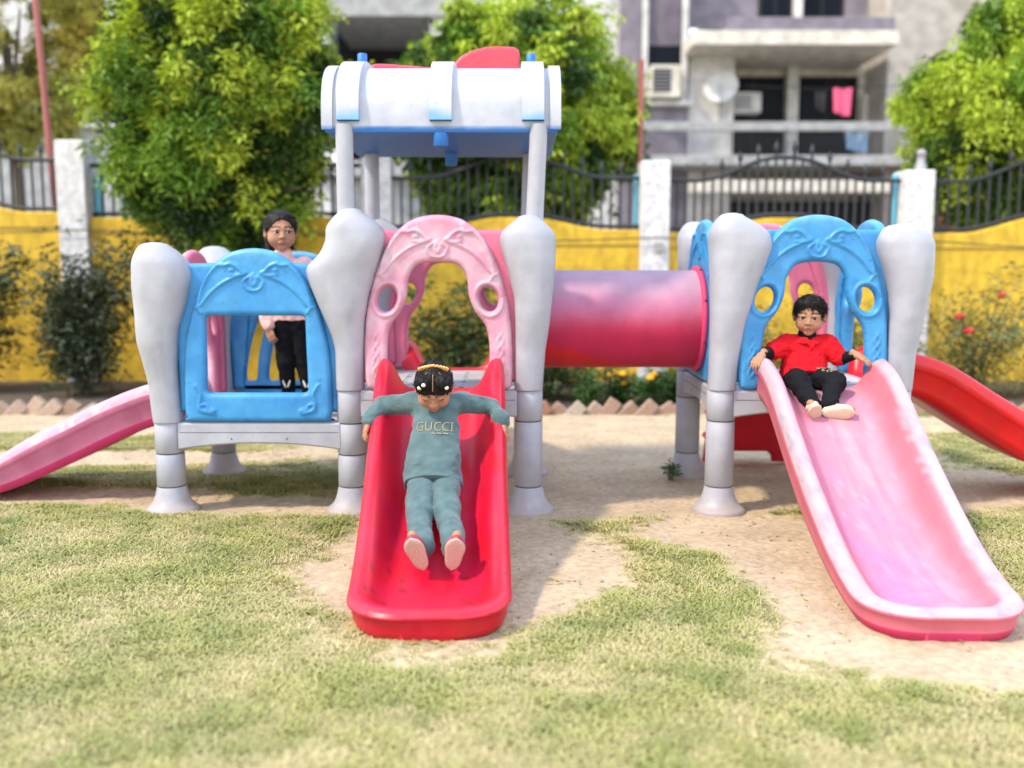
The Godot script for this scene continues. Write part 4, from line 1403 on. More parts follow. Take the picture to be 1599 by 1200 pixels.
	for x in [X[2] + 0.05, X[3] - 0.05]:
		var fl := ns()
		fl.set_color(Color(0.62, 0.04, 0.14))
		var rings := []
		for q in [[tr - 0.004, -0.014], [tr + 0.02, -0.012], [tr + 0.022, 0.0], [tr + 0.02, 0.012], [tr - 0.004, 0.014]]:
			rings.append(ring(Vector3(x + q[1], ty, mid), Vector3(0, q[0], 0), Vector3(0, 0, q[0]), 40))
		loft(fl, rings, false)
		obj("flange", fl, M.worn, tun)
		var bolts := ns()
		for k in 8:
			var a := TAU * (k + 0.5) / 8
			rbox(bolts, Vector3(x, ty + cos(a) * (tr + 0.021), mid + sin(a) * (tr + 0.021)), Vector3(0.012, 0.012, 0.012), 0.003)
		obj("bolt", bolts, M.dark_gap, tun)
	# slides
	var hi_path := [0.0, 0.0, 0.12, -0.008, 0.27, -0.06, 0.5, -0.2, 0.78, -0.36, 1.08, -0.478, 1.32, -0.535, 1.5, -0.55, 1.63, -0.55]
	var lo_path := [0.0, 0.0, 0.12, -0.006, 0.33, -0.085, 0.58, -0.205, 0.88, -0.335, 1.12, -0.39, 1.36, -0.4]
	var red_slide := slide_mesh(hi_path, 0.58, 0.535, 0.158, 0.06, red_paint)
	var put_slide := func(m: Mesh, ml: Material, at: Vector3, turn: float, lab: String) -> void:
		tag(put("slide", m, ml, root, Transform3D(Basis(Vector3.UP, turn), at)), lab)
	put_slide.call(red_slide, M.red, Vector3(cx[1] + 0.012, HI + 0.006, ZF + 0.0), 0.042, "red front slide under the child in teal")
	put_slide.call(slide_mesh(hi_path, 0.6, 0.535, 0.158, 0.06, pink_paint), M.pink, Vector3(cx[2] + 0.028, HI + 0.006, ZF + 0.0), -0.03, "faded pink front slide with worn pale rims")
	put_slide.call(slide_mesh(lo_path, 0.57, 0.535, 0.16, 0.07, rose_paint), M.pink, Vector3(X[0] - 0.0, LO + 0.006, mid), -PI / 2, "rose pink slide leaving the left tower sideways")
	put_slide.call(slide_mesh(hi_path, 0.58, 0.535, 0.158, 0.06, true_red_paint), M.red, Vector3(X[4] + 0.0, HI + 0.006, mid), PI / 2, "glossy red slide leaving the right tower sideways")
	put_slide.call(red_slide, M.red, Vector3(cx[1] + 0.02, HI + 0.006, ZR - 0.0), PI, "red slide behind the middle tower")
	# red steps behind the right tower
	var stp := ns()
	stp.set_color(Color(0.6, 0.01, 0.03))
	var sx: float = cx[2]
	var outl := V2([-0.27, 0.0, -0.2, 0.0, -0.19, 0.05, -0.16, 0.075, 0.1, 0.075, 0.13, 0.05, 0.14, 0.0, 0.27, 0.0, 0.26, 0.56, -0.26, 0.56])
	plate(stp, outl, [], 0.03, [], none, 0.014)
	var steps := obj("step_back", stp, M.red, root, Transform3D(Basis.from_euler(Vector3(0.35, 0, 0)), Vector3(sx, 0.0, ZR - 0.28)))
	for k in 3:
		var t := ns()
		t.set_color(Color(0.7, 0.01, 0.04))
		rbox(t, Vector3(sx, 0.14 + k * 0.15, ZR - 0.33 + k * 0.06), Vector3(0.5, 0.04, 0.16), 0.012)
		obj("step", t, M.red, root)
	# roof on four poles
	var rx0 := -0.862
	var rx1 := 0.222
	var rz := -4.93
	for q in [[-0.762, ZF + 0.02, -0.762], [0.1, ZF + 0.02, 0.122], [-0.762, ZR - 0.0, -0.762], [0.085, ZR - 0.0, 0.1]]:
		var pl := ns()
		tube(pl, [Vector3(q[0], 1.28, q[1]), Vector3(q[2], 1.79, q[1])], 0.04, 0.04, 20)
		obj("roof_pole", pl, M.grey, root)
	var white := Color(0.5, 0.5, 0.545)
	var blue := Color(0.014, 0.135, 0.43)
	var roof := func(p: Vector3, s: SurfaceTool) -> void: pass
	var sect := func(grow: float) -> Array:               # superelliptic vault in z, y
		var o := []
		for i in 49:
			var a := PI * (1.0 - cos(PI * i / 48.0)) * 0.5
			o.append(Vector2(signf(cos(a)) * pow(absf(cos(a)), 0.72) * (0.5 + grow), pow(sin(a), 0.62) * (0.335 + grow)))
		return o
	var vault := ns()
	var bleach := func(p: Vector3) -> Color:
		var k := clampf((p.y - 1.772) / 0.01 + wear.get_noise_3d(p.x, p.y, p.z) * 0.6, 0, 1)
		return blue.lerp(white, k * (0.93 + 0.12 * wear.get_noise_3d(p.x * 1.5, p.y * 1.5, p.z * 1.5)))
	var shell := func(s: SurfaceTool, x0: float, x1: float, grow: float, thick: float, from: int, to: int, paint: Callable) -> void:
		var o: Array = sect.call(grow)
		var inn: Array = sect.call(grow - thick)
		var nx := maxi(int((x1 - x0) / 0.05), 2)
		for i in range(from, to):
			for j in nx:
				var xa := lerpf(x0, x1, float(j) / nx)
				var xb := lerpf(x0, x1, float(j + 1) / nx)
				var q := []
				for e in [[xa, o[i]], [xb, o[i]], [xb, o[i + 1]], [xa, o[i + 1]]]: q.append(Vector3(e[0], 1.765 + e[1].y, rz + e[1].x))
				cquad(s, q, q.map(paint))
				q = []
				for e in [[xa, inn[i + 1]], [xb, inn[i + 1]], [xb, inn[i]], [xa, inn[i]]]: q.append(Vector3(e[0], 1.765 + e[1].y, rz + e[1].x))
				cquad(s, q, [blue, blue, blue, blue])
			s.set_smooth_group(-1)
			for x in [x0, x1]:
				var q := [Vector3(x, 1.765 + o[i].y, rz + o[i].x), Vector3(x, 1.765 + o[i + 1].y, rz + o[i + 1].x), Vector3(x, 1.765 + inn[i + 1].y, rz + inn[i + 1].x), Vector3(x, 1.765 + inn[i].y, rz + inn[i].x)]
				if x == x0: q.reverse()
				cquad(s, q, q.map(paint))
			s.set_smooth_group(0)
		s.set_smooth_group(-1)
		for e in [from, to]:
			var q := [Vector3(x0, 1.765 + o[e].y, rz + o[e].x), Vector3(x0, 1.765 + inn[e].y, rz + inn[e].x), Vector3(x1, 1.765 + inn[e].y, rz + inn[e].x), Vector3(x1, 1.765 + o[e].y, rz + o[e].x)]
			if e == to: q.reverse()
			cquad(s, q, [blue, blue, blue, blue])
		s.set_smooth_group(0)
	shell.call(vault, rx0 + 0.04, rx1 - 0.04, 0.0, 0.016, 0, 48, bleach)
	var vr := obj("roof", vault, M.worn, root)
	tag(vr, "barrel roof, blue plastic bleached almost white")
	for q in [[rx0, rx0 + 0.05, 0.012, 0, 48], [rx1 - 0.05, rx1, 0.012, 0, 48], [-0.79, -0.69, 0.03, 3, 45], [-0.372, -0.272, 0.03, 3, 45], [0.045, 0.145, 0.03, 3, 45]]:
		var rb := ns()
		var pr := func(p: Vector3) -> Color:
			var k := clampf((p.y - 1.81) / 0.06 + wear.get_noise_3d(p.x * 2.0, p.y * 2.0, p.z) * 0.7, 0, 1)
			return Color(0.16, 0.4, 0.68).lerp(white, k)
		shell.call(rb, q[0], q[1], q[2], q[2] + 0.004, q[3], q[4], pr if q[3] > 0 else bleach)
		obj("rib", rb, M.worn, vr)
	box("ceiling", Vector3((rx0 + rx1) * 0.5, 1.762, rz), Vector3(rx1 - rx0 - 0.03, 0.016, 0.995), M.deep_blue, vr, 0.004)
	for q in [[ZF + 0.0, 0.035, 0.06], [-5.2, 0.032, 0.07]]:
		var pg := ns()
		lathe(pg, Vector3(-0.325, 1.755 - q[2], q[0]), [q[1] * 0.9, 0.0, q[1], 0.004, q[1], q[2]], 18)
		obj("peg", pg, M.deep_blue, vr)
	for x in [-0.748, 0.096]:
		var pg := ns()
		lathe(pg, Vector3(x, 2.13, rz), [0.024, 0.0, 0.024, 0.07, 0.02, 0.075], 16)
		obj("peg", pg, M.deep_blue, vr)
	var cr := ns()
	cr.set_color(Color(0.72, 0.05, 0.075))
	plate(cr, smooth_poly(V2([-0.395, -0.03, 0.36, -0.03, 0.362, 0.04, 0.36, 0.118, 0.3, 0.134, 0.2, 0.132, 0.11, 0.108, 0.05, 0.07, 0.02, 0.038, -0.08, 0.034, -0.12, 0.036, -0.3, 0.05, -0.39, 0.042]), 2), [], 0.011, [], none, 0.01)
	obj("roof_crest", cr, M.red, vr, Transform3D(Basis(), Vector3(-0.325, 2.105, rz)))

# ---------------------------------------------------------------- ground, wall, plants, houses
var dn := noise(1.1, 80, 4)
var dn2 := noise(5.0, 81, 3)

func dirt(x: float, z: float) -> float:                   # 1 bare earth, 0 turf
	var n := dn.get_noise_2d(x, z) * 0.55 + dn2.get_noise_2d(x, z) * 0.25
	var d := 1e9
	for e in [[-0.2, -3.62, 0.62, 0.86], [1.3, -3.5, 0.5, 0.85], [1.65, -2.85, 0.85, 0.4], [1.05, -4.1, 0.55, 0.35], [0.3, -4.75, 1.5, 0.5], [1.8, -4.9, 1.6, 0.55], [-0.9, -4.55, 1.1, 0.22], [-2.6, -4.75, 1.2, 0.2], [0.6, -6.2, 2.2, 1.4], [-2.5, -7.0, 2.5, 0.55], [2.6, -7.0, 2.5, 0.4], [-2.6, -5.7, 1.3, 0.25]]:
		d = minf(d, Vector2((x - e[0]) / e[2], (z - e[1]) / e[3]).length() - 1.0)
	return smoothstep(0.26, -0.2, d + n * 0.55)

func ground() -> void:
	var xs := []
	var zs := []
	var x := -5.0
	while x <= 5.01:
		xs.append(x)
		x += 0.045
	var z := -9.6
	while z <= -1.39:
		zs.append(z)
		z += 0.045
	for k in [6.5, 9.0, 14.0, 25.0, 50.0, 90.0]:
		xs.append(k)
		xs.push_front(-k)
	for k in [-11.0, -14.0, -20.0, -35.0, -90.0]: zs.push_front(k)
	for k in [0.0, 3.0, 8.0, 20.0, 50.0]: zs.append(k)
	var P := []
	var K := []
	var fine := noise(14.0, 83, 3)
	for zz in zs:
		var row := PackedVector3Array()
		var kr := PackedColorArray()
		for xx in xs:
			var d := dirt(xx, zz)
			var bed := smoothstep(-7.45, -7.6, zz)
			var n := fine.get_noise_2d(xx, zz)
			var y := n * 0.006 + dn2.get_noise_2d(xx, zz) * 0.007 - 0.012 * d + 0.02 * bed
			row.append(Vector3(xx, y, zz))
			var t := clampf(0.5 + dn.get_noise_2d(xx * 1.7 + 40.0, zz * 1.7) * 1.1, 0, 1)
			var c := Color(0.38, 0.36, 0.13).lerp(Color(0.56, 0.47, 0.26), t)
			var e := Color(0.6, 0.455, 0.3).lerp(Color(0.49, 0.365, 0.24), clampf(0.5 + dn2.get_noise_2d(xx * 0.5, zz * 0.7), 0, 1))
			c = c.lerp(e, d).lerp(Color(0.1, 0.075, 0.05), bed)
			if zz < -9.7: c = Color(0.25, 0.24, 0.22)
			kr.append(c * (1.0 + n * 0.12))
		P.append(row)
		K.append(kr)
	var st := ns()
	for j in zs.size() - 1:
		for i in xs.size() - 1:
			cquad(st, [P[j + 1][i], P[j + 1][i + 1], P[j][i + 1], P[j][i]], [K[j + 1][i], K[j + 1][i + 1], K[j][i + 1], K[j][i]])
	tag(obj("ground", st, M.soil), "", "", "", "structure")
	# turf
	var tuft := ns()
	var r := RandomNumberGenerator.new()
	r.seed = 5
	for i in 11:
		var a := r.randf() * TAU
		var o := Vector3(r.randf_range(-0.022, 0.022), 0, r.randf_range(-0.022, 0.022))
		var lean := Vector3(cos(a), 0, sin(a)) * r.randf_range(0.008, 0.03)
		var side := Vector3(-sin(a), 0, cos(a)) * 0.0022
		var h := r.randf_range(0.006, 0.018)
		var k := r.randf_range(0.75, 1.2)
		tuft.set_color(Color(k, k, k * 0.95))
		tuft.set_smooth_group(-1)
		quad(tuft, o - side, o + side, o + lean * 0.5 + side * 0.8 + Vector3(0, h * 0.62, 0), o + lean * 0.5 - side * 0.8 + Vector3(0, h * 0.62, 0))
		tri(tuft, o + lean * 0.5 - side * 0.8 + Vector3(0, h * 0.62, 0), o + lean * 0.5 + side * 0.8 + Vector3(0, h * 0.62, 0), o + lean * 1.3 + Vector3(0, h, 0))
	var xf := []
	var ck := PackedColorArray()
	for i in 190000:
		var zz := -sqrt(r.randf_range(1.7 * 1.7, 7.4 * 7.4))
		var xx := r.randf_range(-0.62, 0.62) * -zz + r.randf_range(-0.3, 0.3)
		var d := dirt(xx, zz)
		if r.randf() < d * 1.02 - 0.012: continue
		var t := clampf(0.5 + dn.get_noise_2d(xx * 1.7 + 40.0, zz * 1.7) * 0.6 + dn2.get_noise_2d(xx * 1.6, zz * 1.6 + 30.0) * 0.5 + r.randf_range(-0.3, 0.3), 0, 1)
		var g := clampf(0.55 + dn2.get_noise_2d(xx * 0.6, zz * 0.6 + 9.0) * 0.9, 0, 1)
		var c := Color(0.22, 0.26, 0.055).lerp(Color(0.42, 0.4, 0.12), g).lerp(Color(0.62, 0.51, 0.27), t)
		ck.append(c)
		var s := r.randf_range(0.65, 1.25) * (0.7 if d > 0.4 else 1.0) * (1.2 if t < 0.3 else 0.95)
		xf.append(Transform3D(Basis(Vector3.UP, r.randf() * TAU).scaled(Vector3(s, s, s)), Vector3(xx, -0.004 - 0.01 * d, zz)))
	tag(scatter("grass", done(tuft), M.leaf, xf, ck), "short half-dry lawn grass around the slides", "grass", "", "stuff")
	xf = []
	ck = PackedColorArray()
	for i in 420:                                         # dry leaves blown about
		var zz := r.randf_range(-7.3, -2.2)
		var xx := r.randf_range(-0.6, 0.6) * -zz
		var s := r.randf_range(0.12, 0.42)
		xf.append(Transform3D(Basis.from_euler(Vector3(r.randf_range(-0.3, 0.3), r.randf() * 6, r.randf_range(-0.3, 0.3))).scaled(Vector3(s, s * 0.35, s)), Vector3(xx, 0.004, zz)))
		ck.append(Color(0.33, 0.2, 0.08).lerp(Color(0.45, 0.38, 0.12), r.randf()))
	tag(scatter("fallen_leaves", leaf_cluster(2, 0.1, 0.042, 0.2, 77), M.leaf, xf, ck), "dry fallen leaves lying about on lawn and earth", "leaves", "", "stuff")
	# pebbles and bits of leaf on the bare earth
	var pb := ns()
	lathe(pb, Vector3.ZERO, [0.001, -0.004, 0.006, -0.001, 0.005, 0.003, 0.001, 0.0045], 6)
	xf = []
	ck = PackedColorArray()
	for i in 2600:
		var zz := r.randf_range(-7.3, -2.4)
		var xx := r.randf_range(-0.6, 0.6) * -zz
		if dirt(xx, zz) < 0.6: continue
		var s := r.randf_range(0.3, 1.3)
		xf.append(Transform3D(Basis.from_euler(Vector3(r.randf(), r.randf() * 6, r.randf())).scaled(Vector3(s, s * 0.7, s * 1.2)), Vector3(xx, -0.012, zz)))
		ck.append(Color(0.5, 0.38, 0.27) * r.randf_range(0.6, 1.2))
	tag(scatter("earth_crumbs", done(pb), M.soil, xf, ck), "loose crumbs and grit on the bare earth", "grit", "", "stuff")

func garden_wall() -> void:
	var PX := [-7.1, -4.23, -1.31, 1.38, 3.92, 6.75]
	var PT := [2.4, 2.347, 2.2, 2.156, 2.066, 2.0]
	var z := -9.3
	var plab := ["", "whitewashed square pillar left of the leftmost tree", "rough white pillar between the two middle trees, behind the roof pole", "white pillar with pale edge standing right of the middle tree", "rough white pillar with grey metal stub on top", ""]
	for i in 6:
		var p: float = PX[i]
		var o := box("pillar", Vector3(p, PT[i] * 0.5 - 0.1, z - 0.175), Vector3(0.28, PT[i] + 0.2, 0.35), M.plaster, self, 0.012)
		tag(o, plab[i] if plab[i] else ["white wall pillar outside the picture at far left", "white wall pillar outside the picture at far right"][0 if i == 0 else 1], "pillar", "white pillars of the garden wall")
	for k in [[-4.06, "pale blue post beside the leftmost white pillar"], [1.215, "pale blue post beside the pillar right of the middle tree"], [3.755, "pale blue post beside the pillar with the metal stub"]]:
		var o := box("post", Vector3(k[0], 1.02, z - 0.22), Vector3(0.045, 2.04, 0.06), M.light_blue, self)
		tag(o, k[1], "post", "pale blue posts beside the pillars")
	var where := ["at far left, before the dark shrubs", "behind the leftmost tree and the standing child", "behind the middle tower and middle tree", "behind the right tower", "at far right, behind the rose bush"]
	for i in 5:
		var x0: float = PX[i] + 0.139
		var x1: float = PX[i + 1] - 0.139
		var low: float = [1.672, 1.62, 1.5, 1.475, 1.47][i]
		var bump: float = [0.15, 0.13, 0.12, 0.14, 0.17][i]
		var top := func(t: float) -> float: return low + bump * smoothstep(0.12, 0.45, t) * smoothstep(0.88, 0.55, t)
		var st := ns()
		var rings := []
		var n := 40
		for k in n + 1:
			var t := float(k) / n
			var x := lerpf(x0, x1, t)
			var y: float = top.call(t)
			rings.append(PackedVector3Array([Vector3(x, -0.1, z - 0.08), Vector3(x, y - 0.012, z - 0.08), Vector3(x, y, z - 0.095), Vector3(x, y, z - 0.2), Vector3(x, -0.1, z - 0.215)]))
		st.set_smooth_group(-1)
		loft(st, rings)
		var wl := obj("garden_wall", st, M.yellow)
		tag(wl, "yellow painted wall bay with curved top " + where[i], "wall", "yellow bays of the garden wall")
		box("coping_line", Vector3((x0 + x1) * 0.5, low - 0.15, z - 0.078), Vector3(x1 - x0, 0.022, 0.008), mat("line%d" % i, col(0.3, 0.2, 0.03), 0.8), wl, 0.002)
		var rl := base("iron_railing", Vector3.ZERO, "black wrought iron railing on the wall " + where[i], "railing", "iron railings on the garden wall")
		for hgt in [0.035, 0.5]:
			var tb := ns()
			var pts := []
			for k in 25:
				var t := k / 24.0
				pts.append(Vector3(lerpf(x0, x1, t), top.call(t) + hgt + (0.08 * smoothstep(0.15, 0.5, t) * smoothstep(0.85, 0.5, t) if hgt > 0.3 else 0.0), z - 0.15))
			tube(tb, pts, 0.022, 0.022, 6)
			obj("rail", tb, M.iron, rl)
		var bar := CylinderMesh.new()
		bar.height = 1.0
		bar.top_radius = 0.0125
		bar.bottom_radius = 0.0125
		bar.radial_segments = 6
		var tip := ns()
		lathe(tip, Vector3.ZERO, [0.009, 0.0, 0.02, 0.02, 0.009, 0.035, 0.012, 0.045, 0.028, 0.085, 0.02, 0.11, 0.002, 0.16], 8)
		var tipm := done(tip)
		var nb := 26
		for k in range(1, nb):
			var t := float(k) / nb
			var y0: float = top.call(t)
			var y1: float = y0 + 0.5 + 0.08 * smoothstep(0.15, 0.5, t) * smoothstep(0.85, 0.5, t)
			var spear := k % 2 == 0
			put("bar", bar, M.iron, rl, Transform3D(Basis().scaled(Vector3(1, y1 - y0, 1)), Vector3(lerpf(x0, x1, t), (y0 + y1) * 0.5, z - 0.15)))
			if spear: put("spear_tip", tipm, M.iron, rl, Transform3D(Basis(), Vector3(lerpf(x0, x1, t), y1 + 0.01, z - 0.15)))
	# metal stub on the right pillar
	var sb := base("lamp_stub", Vector3(3.97, 2.066, z - 0.15), "broken grey metal lamp stub with bent wire on white pillar", "lamp stub")
	var st := ns()
	lathe(st, Vector3.ZERO, [0.055, 0.0, 0.055, 0.06, 0.04, 0.065, 0.04, 0.15, 0.048, 0.155, 0.045, 0.185, 0.015, 0.21], 18)
	obj("socket", st, M.steel, sb)
	var wi := ns()
	tube(wi, [Vector3(-0.06, 0.02, 0), Vector3(-0.085, 0.1, 0), Vector3(-0.06, 0.19, 0), Vector3(-0.01, 0.235, 0), Vector3(0.03, 0.215, 0), Vector3(0.06, 0.14, 0), Vector3(0.065, 0.06, 0)], 0.005, 0.005, 5)
	obj("wire", wi, M.iron, sb)
	var cab := ns()
	var pts := []
	for k in 60:
		var x := -5.4 + k * 0.19
		pts.append(Vector3(x, 1.5 - 0.014 * (x + 4.0) - 0.05 * sin(fposmod(x - 1.38, 2.7) / 2.7 * PI), z + 0.03))
	tube(cab, pts, 0.006, 0.006, 5)
	tag(obj("cable", cab, M.iron), "thin dark cable strung along the yellow wall", "cable")
	var jb := box("junction_box", Vector3(1.42, 1.33, z + 0.02), Vector3(0.07, 0.1, 0.04), M.steel, self)
	tag(jb, "small grey junction box with drooping wire on white pillar", "junction box")
	var jw := ns()
	tube(jw, [Vector3(0, 0.05, 0.02), Vector3(0.0, 0.25, 0.022), Vector3(0.02, 0.4, 0.02)], 0.006, 0.005, 5)
	tube(jw, [Vector3(0, 0.0, 0.022), Vector3(-0.15, -0.05, 0.025), Vector3(-0.3, -0.02, 0.02)], 0.005, 0.005, 5)
	obj("wire", jw, M.iron, jb)

func brick_edging() -> void:
	var r := RandomNumberGenerator.new()
	r.seed = 12
	var meshes := []
	for k in 4:
		var st := ns()
		var tone: Color = [Color(0.4, 0.2, 0.13), Color(0.5, 0.36, 0.27), Color(0.52, 0.42, 0.34), Color(0.42, 0.28, 0.2)][k]
		st.set_color(tone)
		rbox(st, Vector3.ZERO, Vector3(0.21, 0.105, 0.07), 0.008)
		meshes.append(done(st))
	var root := base("brick_edging", Vector3(0, 0, -7.45), "sawtooth row of tilted bricks edging the flower bed", "edging")
	for i in 74:
		var x := -5.2 + i * 0.142 + r.randf_range(-0.008, 0.008)
		put("brick", meshes[r.randi() % 4 if x > 0.1 else [1, 2, 2, 3][r.randi() % 4]], M.brick, root, Transform3D(Basis.from_euler(Vector3(r.randf_range(-0.12, 0.12), r.randf_range(-0.1, 0.1), PI / 4 + r.randf_range(-0.28, 0.28))), Vector3(x, r.randf_range(-0.03, 0.035), r.randf_range(-0.03, 0.03))))

func tree(at: Vector3, crown: Vector3, mid: float, n: int, sd: int, label: String, dark := 1.0) -> void:
	var r := RandomNumberGenerator.new()
	r.seed = sd
	var root := base("tree", at, label, "tree", "bushy trees along the garden wall")
	var st := ns()
	var bend := Vector3(r.randf_range(-0.1, 0.1), 0, r.randf_range(-0.08, 0.08))
	tube(st, [Vector3(0, -0.1, 0), Vector3(0, 0.4, 0) + bend * 0.3, Vector3(0, mid * 0.55, 0) + bend, Vector3(0, mid, 0)], 0.085, 0.055, 10)
	for i in 7:
		var a := TAU * i / 7 + r.randf()
		var tip := Vector3(cos(a) * crown.x * 0.7, mid + r.randf_range(-0.5, 0.7) * crown.y, sin(a) * crown.z * 0.7)
		tube(st, [Vector3(0, mid * 0.6, 0) + bend, Vector3(tip.x * 0.45, lerpf(mid * 0.65, tip.y, 0.6), tip.z * 0.45), tip], 0.04, 0.012, 6)
	obj("trunk", st, M.bark, root)
	var shape := noise(0.9, sd, 3)
	var xf := []
	var ck := PackedColorArray()
	for i in n:
		var dirn := Vector3(r.randfn(), r.randfn(), r.randfn()).normalized()
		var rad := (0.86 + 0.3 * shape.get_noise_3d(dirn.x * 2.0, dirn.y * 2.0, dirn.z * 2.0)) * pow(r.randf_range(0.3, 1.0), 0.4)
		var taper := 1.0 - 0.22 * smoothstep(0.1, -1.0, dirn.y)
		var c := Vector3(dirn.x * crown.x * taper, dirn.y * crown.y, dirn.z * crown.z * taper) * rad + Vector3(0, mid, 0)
		var young_lit := clampf(0.5 + shape.get_noise_3d(c.x * 2.3 + 9.0, c.y * 2.3, c.z * 2.3) * 1.5 + 0.42 * dirn.y + r.randf_range(-0.2, 0.2) + (rad - 0.72) * 0.9, 0.0, 1.0)  # new growth, with top light and inner shade put into the tone
		var tone := Color(0.025, 0.065, 0.01).lerp(Color(0.17, 0.32, 0.03), smoothstep(0.02, 0.45, young_lit)).lerp(Color(0.5, 0.6, 0.06), smoothstep(0.42, 0.85, young_lit)) * dark
		if dark > 1.5: tone = Color(0.42, 0.42, 0.09).lerp(Color(0.75, 0.62, 0.14), young_lit)
		var cr := r.randf_range(0.1, 0.19)
		for k in 70:
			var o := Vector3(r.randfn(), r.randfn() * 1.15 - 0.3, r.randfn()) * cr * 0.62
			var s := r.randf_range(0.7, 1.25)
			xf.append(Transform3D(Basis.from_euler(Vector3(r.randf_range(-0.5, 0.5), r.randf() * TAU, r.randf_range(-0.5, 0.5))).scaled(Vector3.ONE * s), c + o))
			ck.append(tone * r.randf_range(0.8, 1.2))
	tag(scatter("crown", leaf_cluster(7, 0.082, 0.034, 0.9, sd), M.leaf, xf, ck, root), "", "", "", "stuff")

func shrub(called: String, at: Vector3, size: Vector3, n: int, sd: int, label: String, c0: Color, c1: Color, leaf := 0.05, flowers := 0, fcol := Color.RED, frad := 0.03, cat := "shrub") -> void:
	var r := RandomNumberGenerator.new()
	r.seed = sd
	var root := base(called, at, label, cat, "plants in the bed along the wall")
	var st := ns()
	var tips := []
	for i in 9:
		var a := r.randf() * TAU
		var e := r.randf_range(0.2, 0.9)
		var tip := Vector3(cos(a) * size.x * e, size.y * r.randf_range(0.55, 1.0), sin(a) * size.z * e)
		tips.append(tip)
		tube(st, [Vector3(tip.x * 0.1, -0.03, tip.z * 0.1), Vector3(tip.x * 0.35, tip.y * 0.5, tip.z * 0.35), tip], 0.014, 0.004, 5)
	obj("stem", st, M.bark, root)
	var xf := []
	var ck := PackedColorArray()
	for i in n:
		var tip: Vector3 = tips[r.randi() % 9]
		var t := r.randf_range(0.25, 1.05)
		var p := Vector3(tip.x * lerpf(0.2, 1.0, t), tip.y * t, tip.z * lerpf(0.2, 1.0, t)) + Vector3(r.randfn(), r.randfn(), r.randfn()) * 0.085 * size.x / 0.4
		if p.y < 0.02: p.y = r.randf_range(0.02, 0.1)
		var s := r.randf_range(0.6, 1.3)
		xf.append(Transform3D(Basis.from_euler(Vector3(r.randf_range(-0.6, 0.6), r.randf() * TAU, r.randf_range(-0.6, 0.6))).scaled(Vector3.ONE * s), p))
		ck.append(c0.lerp(c1, r.randf()) * r.randf_range(0.8, 1.2))
	tag(scatter("foliage", leaf_cluster(5, leaf, leaf * 0.5, 0.5, sd), M.leaf, xf, ck, root), "", "", "", "stuff")
	for i in flowers:
		var f := ns()
		f.set_color(fcol)
		var tip: Vector3 = tips[i % 9] * r.randf_range(0.85, 1.05) + Vector3(r.randfn() * 0.05, 0.01, absf(r.randfn()) * 0.06)
		for k in 3:
			var q := 1.0 - k * 0.28
			lathe(f, tip + Vector3(0, k * frad * 0.25, 0), [frad * 0.2, -frad * 0.4, frad * q, 0.0, frad * q * 1.02, frad * 0.3, frad * q * 0.75, frad * 0.12], 9, false)
		obj("flower", f, M.petal, root)

